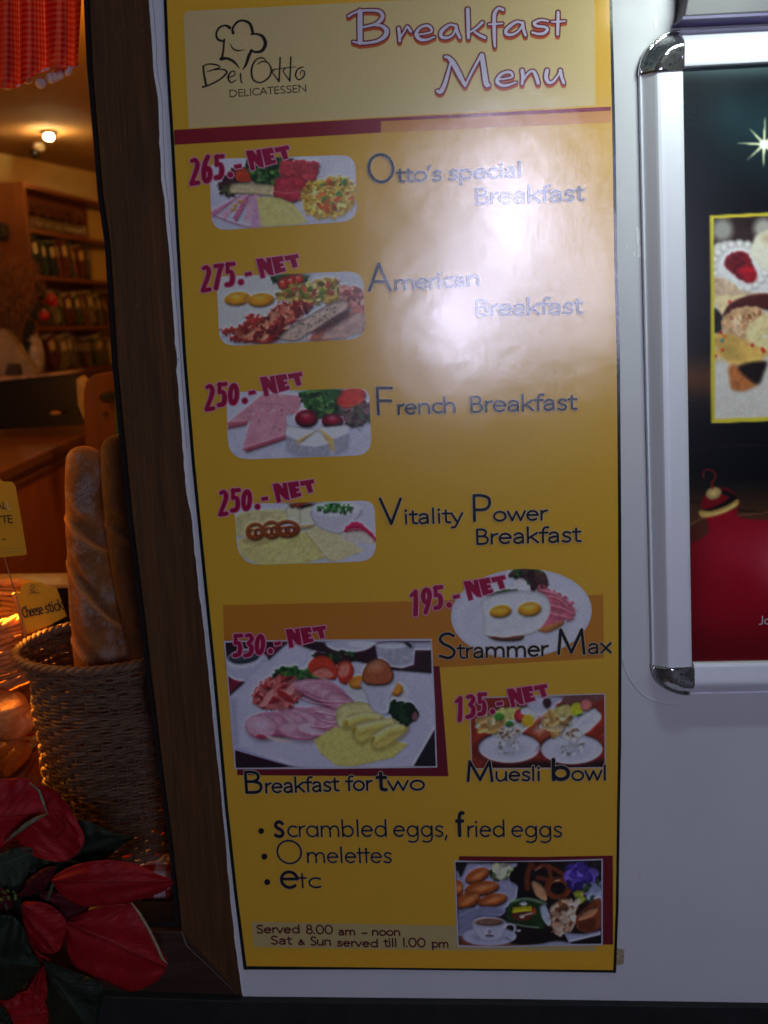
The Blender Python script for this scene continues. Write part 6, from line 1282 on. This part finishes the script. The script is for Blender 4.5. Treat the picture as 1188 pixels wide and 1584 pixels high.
# ============================================================ POINSETTIA outside the window
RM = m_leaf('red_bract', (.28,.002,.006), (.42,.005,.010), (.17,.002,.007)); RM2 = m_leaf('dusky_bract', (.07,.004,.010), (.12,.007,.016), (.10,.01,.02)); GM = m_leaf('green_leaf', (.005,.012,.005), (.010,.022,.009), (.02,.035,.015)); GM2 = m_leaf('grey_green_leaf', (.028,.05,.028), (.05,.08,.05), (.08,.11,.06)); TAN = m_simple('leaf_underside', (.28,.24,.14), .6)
po = thing('poinsettia', P(10, 1590, -.10), 'red poinsettia plant in front of the window at the lower left', 'plant')
def leaf(name, outline, base, tip, Yb, Yt, mat, cup=.010, fold=0, droop=0, lab=None):
    A = np.array(catmull([(p[0]/2.97, 1180+p[1]/2.97) for p in outline], 5, True)); b = np.array([base[0]/2.97, 1180+base[1]/2.97]); t = np.array([tip[0]/2.97, 1180+tip[1]/2.97])
    ax = t-b; L = np.linalg.norm(ax); ax /= L; nr = np.array([-ax[1], ax[0]]); U = (A-b)@ax; W_ = (A-b)@nr; n, m = 40, 12; V = []; UV = []
    for i in range(n+1):
        s = (U.min()+1e-3)+(U.max()-U.min()-2e-3)*i/n; cr = []
        for k in range(len(A)):
            u0, u1 = U[k], U[(k+1) % len(A)]
            if (u0 > s) != (u1 > s): cr.append(W_[k]+(s-u0)*(W_[(k+1) % len(A)]-W_[k])/(u1-u0))
        lo, hi = (min(cr), max(cr)) if cr else (0, 0); mid = 0 if lo < 0 < hi else (lo+hi)/2
        for j in range(-m, m+1):
            q = j/m; w_ = mid+(hi-mid)*q if q >= 0 else mid+(lo-mid)*(-q); p = b+ax*s+nr*w_
            tt = i/n; Y = Yb+(Yt-Yb)*tt-droop*math.sin(tt*math.pi)+cup*abs(q)**1.6*(1-.5*tt)+.0034*math.sin(tt*13+q*2+len(outline))*abs(q)**1.5+.0014*math.sin(tt*37+q)*abs(q)+.0012*math.sin(q*9+tt*6)+fold*(1 if q > 0 else 0)*q*q
            V.append(P(p[0], p[1], Y)); UV.append((tt, q*1.0))
    K = 2*m+1; F = np.array([(i*K+j, i*K+j+1, (i+1)*K+j+1, (i+1)*K+j) for i in range(n) for j in range(K-1)])
    o = mesh_obj(name, V, F, mat, po, True, uv=UV); s = o.modifiers.new('thick', 'SOLIDIFY'); s.thickness = .0006; s.offset = 0
    if lab: o['label'] = lab
    return o
leaf('green_leaf', [(350,262),(430,280),(520,320),(612,338),(560,380),(480,440),(380,462),(280,462),(240,440),(280,350)], (250,440), (612,338), -.05, -.045, GM, .006)
leaf('green_leaf', [(-80,470),(60,420),(200,440),(270,500),(250,600),(120,660),(-20,660),(-90,600)], (-80,560), (265,520), -.062, -.060, GM, .006)  # dark leaf added behind the flower to stand for the shade there
leaf('green_leaf', [(-120,520),(40,440),(220,450),(340,560),(330,700),(220,800),(60,830),(-80,790),(-160,660)], (-150,640), (335,640), -.056, -.056, GM, .003)  # dark filler leaf added to hide the lit table in the gaps
leaf('green_leaf', [(120,415),(240,425),(350,450),(400,490),(330,560),(220,560),(130,520)], (125,480), (400,490), -.060, -.060, GM, .003)  # small dark filler leaf added over the last lit gap
leaf('bract', [(-140,60),(0,72),(130,72),(175,130),(215,232),(150,290),(40,370),(-60,420),(-180,360)], (-170,250), (214,232), -.10, -.075, RM, .012)
leaf('bract', [(160,102),(240,120),(300,180),(350,260),(388,345),(360,410),(300,452),(220,448),(150,425),(90,380),(60,340),(130,280),(215,235),(185,150)], (75,355), (270,120), -.085, -.090, RM, -.010, lab='broad red bract with a worn pale patch')
mbq = MB(); mbq.tube([P(x/2.97, 1180+y/2.97, -.104) for x, y in [(22,368),(70,325),(120,285),(170,255),(218,234),(200,185),(180,130),(140,92)]], [.001,.0028,.0036,.0030,.0016,.0020,.0018,.001], 6); mbq.build('rolled_edge', m_simple('pale_rolled_leaf', (.17,.17,.10), .6, 0, 90, .4), po, True)
leaf('green_leaf', [(-60,400),(0,418),(60,392),(140,390),(150,430),(130,500),(90,560),(30,572),(-60,560)], (-60,480), (150,415), -.088, -.094, GM2, .006)
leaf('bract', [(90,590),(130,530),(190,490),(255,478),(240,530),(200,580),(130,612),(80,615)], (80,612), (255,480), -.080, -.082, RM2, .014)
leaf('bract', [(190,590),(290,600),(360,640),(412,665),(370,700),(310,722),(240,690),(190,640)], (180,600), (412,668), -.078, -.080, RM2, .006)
leaf('bract', [(240,530),(330,475),(430,452),(540,450),(640,470),(720,510),(797,545),(760,585),(700,610),(600,640),(480,655),(380,660),(300,620),(255,575)], (245,545), (797,545), -.095, -.075, RM, .010, droop=.012)
leaf('bract', [(300,735),(350,700),(450,665),(600,640),(640,680),(690,760),(740,860),(770,920),(745,980),(680,1025),(600,1052),(500,1010),(420,975),(340,930),(308,860),(300,790)], (300,732), (765,940), -.088, -.082, RM, .008, droop=.008)
mbq = MB(); mbq.tube([P(x/2.97, 1180+y/2.97, -.094) for x, y in [(602,642),(640,690),(680,760),(720,840),(745,900),(772,925)]], [.0008,.0020,.0022,.0022,.0020,.0008], 6); mbq.build('rolled_edge', TAN, po, True)
leaf('bract', [(100,650),(150,636),(220,650),(280,690),(306,740),(290,820),(265,868),(200,872),(150,820),(110,740)], (95,640), (250,870), -.100, -.100, RM, .010, lab='small bright red bract in the middle of the flower')
leaf('bract', [(30,700),(100,740),(150,820),(190,880),(240,905),(200,915),(140,910),(60,830)], (20,700), (240,908), -.085, -.082, RM, .006)
leaf('green_leaf', [(-80,720),(0,700),(60,705),(110,760),(140,850),(184,938),(140,990),(60,1078),(0,1090),(-80,1080)], (-80,900), (184,938), -.105, -.110, GM, .010)
leaf('bract', [(200,930),(212,1000),(215,1090),(190,1160),(140,1120),(120,1060),(150,1000)], (205,930), (150,1130), -.094, -.096, RM, .005)
leaf('bract', [(-60,1100),(20,1085),(130,1050),(210,1110),(215,1200),(120,1260),(0,1280),(-60,1200)], (-60,1180), (215,1150), -.100, -.096, RM, .006)
leaf('green_leaf', [(190,905),(260,930),(340,960),(420,990),(482,1050),(460,1120),(430,1230),(330,1280),(230,1250),(200,1150),(205,1020)], (195,910), (420,1240), -.092, -.095, GM, .010)
leaf('green_leaf', [(-60,1120),(0,1115),(40,1160),(60,1230),(0,1300),(-60,1280)], (-60,1150), (50,1240), -.112, -.112, GM, .006)
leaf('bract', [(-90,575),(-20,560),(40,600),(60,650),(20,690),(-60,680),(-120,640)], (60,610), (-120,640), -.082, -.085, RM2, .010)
CYM = m_simple('yellow_green_bud', (.09,.12,.015), .6, 0, 200, .3); mb = MB(); r0 = random.Random(5)
for k in range(16):
    x, y = r0.uniform(-20,75)/2.97, 1180+r0.uniform(585,632)/2.97; p0 = P(x, y, -.105); rr = r0.uniform(.0016,.0030); mb = MB(); mb.lathe([(.0004,-rr),(rr*.8,-rr*.5),(rr,0),(rr*.8,rr*.7),(.0004,rr*1.2)], p0, 8); mb.build('bud', CYM, po, True)
STM = m_simple('plant_stem', (.05,.06,.02), .7)
mb = MB()
for x, y in ((20,610),(60,700),(190,905),(300,735),(245,545)): mb.tube([P(x/2.97, 1180+y/2.97, -.080), P(20+x/9, 1480, -.068), P(20, 1600, -.09)], .0024, 6)
mb.build('stems', STM, po, True)
pb = P(0, 1640, -.10); mb = MB(); mb.lathe([(.06,-.13),(.085,0),(.09,.0),(.09,.012),(.08,.012),(.078,-.004),(.001,-.006)], pb, 32); mb.build('pot', m_simple('terracotta', (.25,.09,.05), .8), po, True)
mb = MB(); mb.box((-1.6,-.22,pb[2]-.16),(P(30,1640,-.1)[0]+.1,-.045,pb[2]-.13)); tag(bevel(mb.build('window_shelf', DARK), .003), 'dark narrow shelf outside under the window carrying the poinsettia', 'shelf')
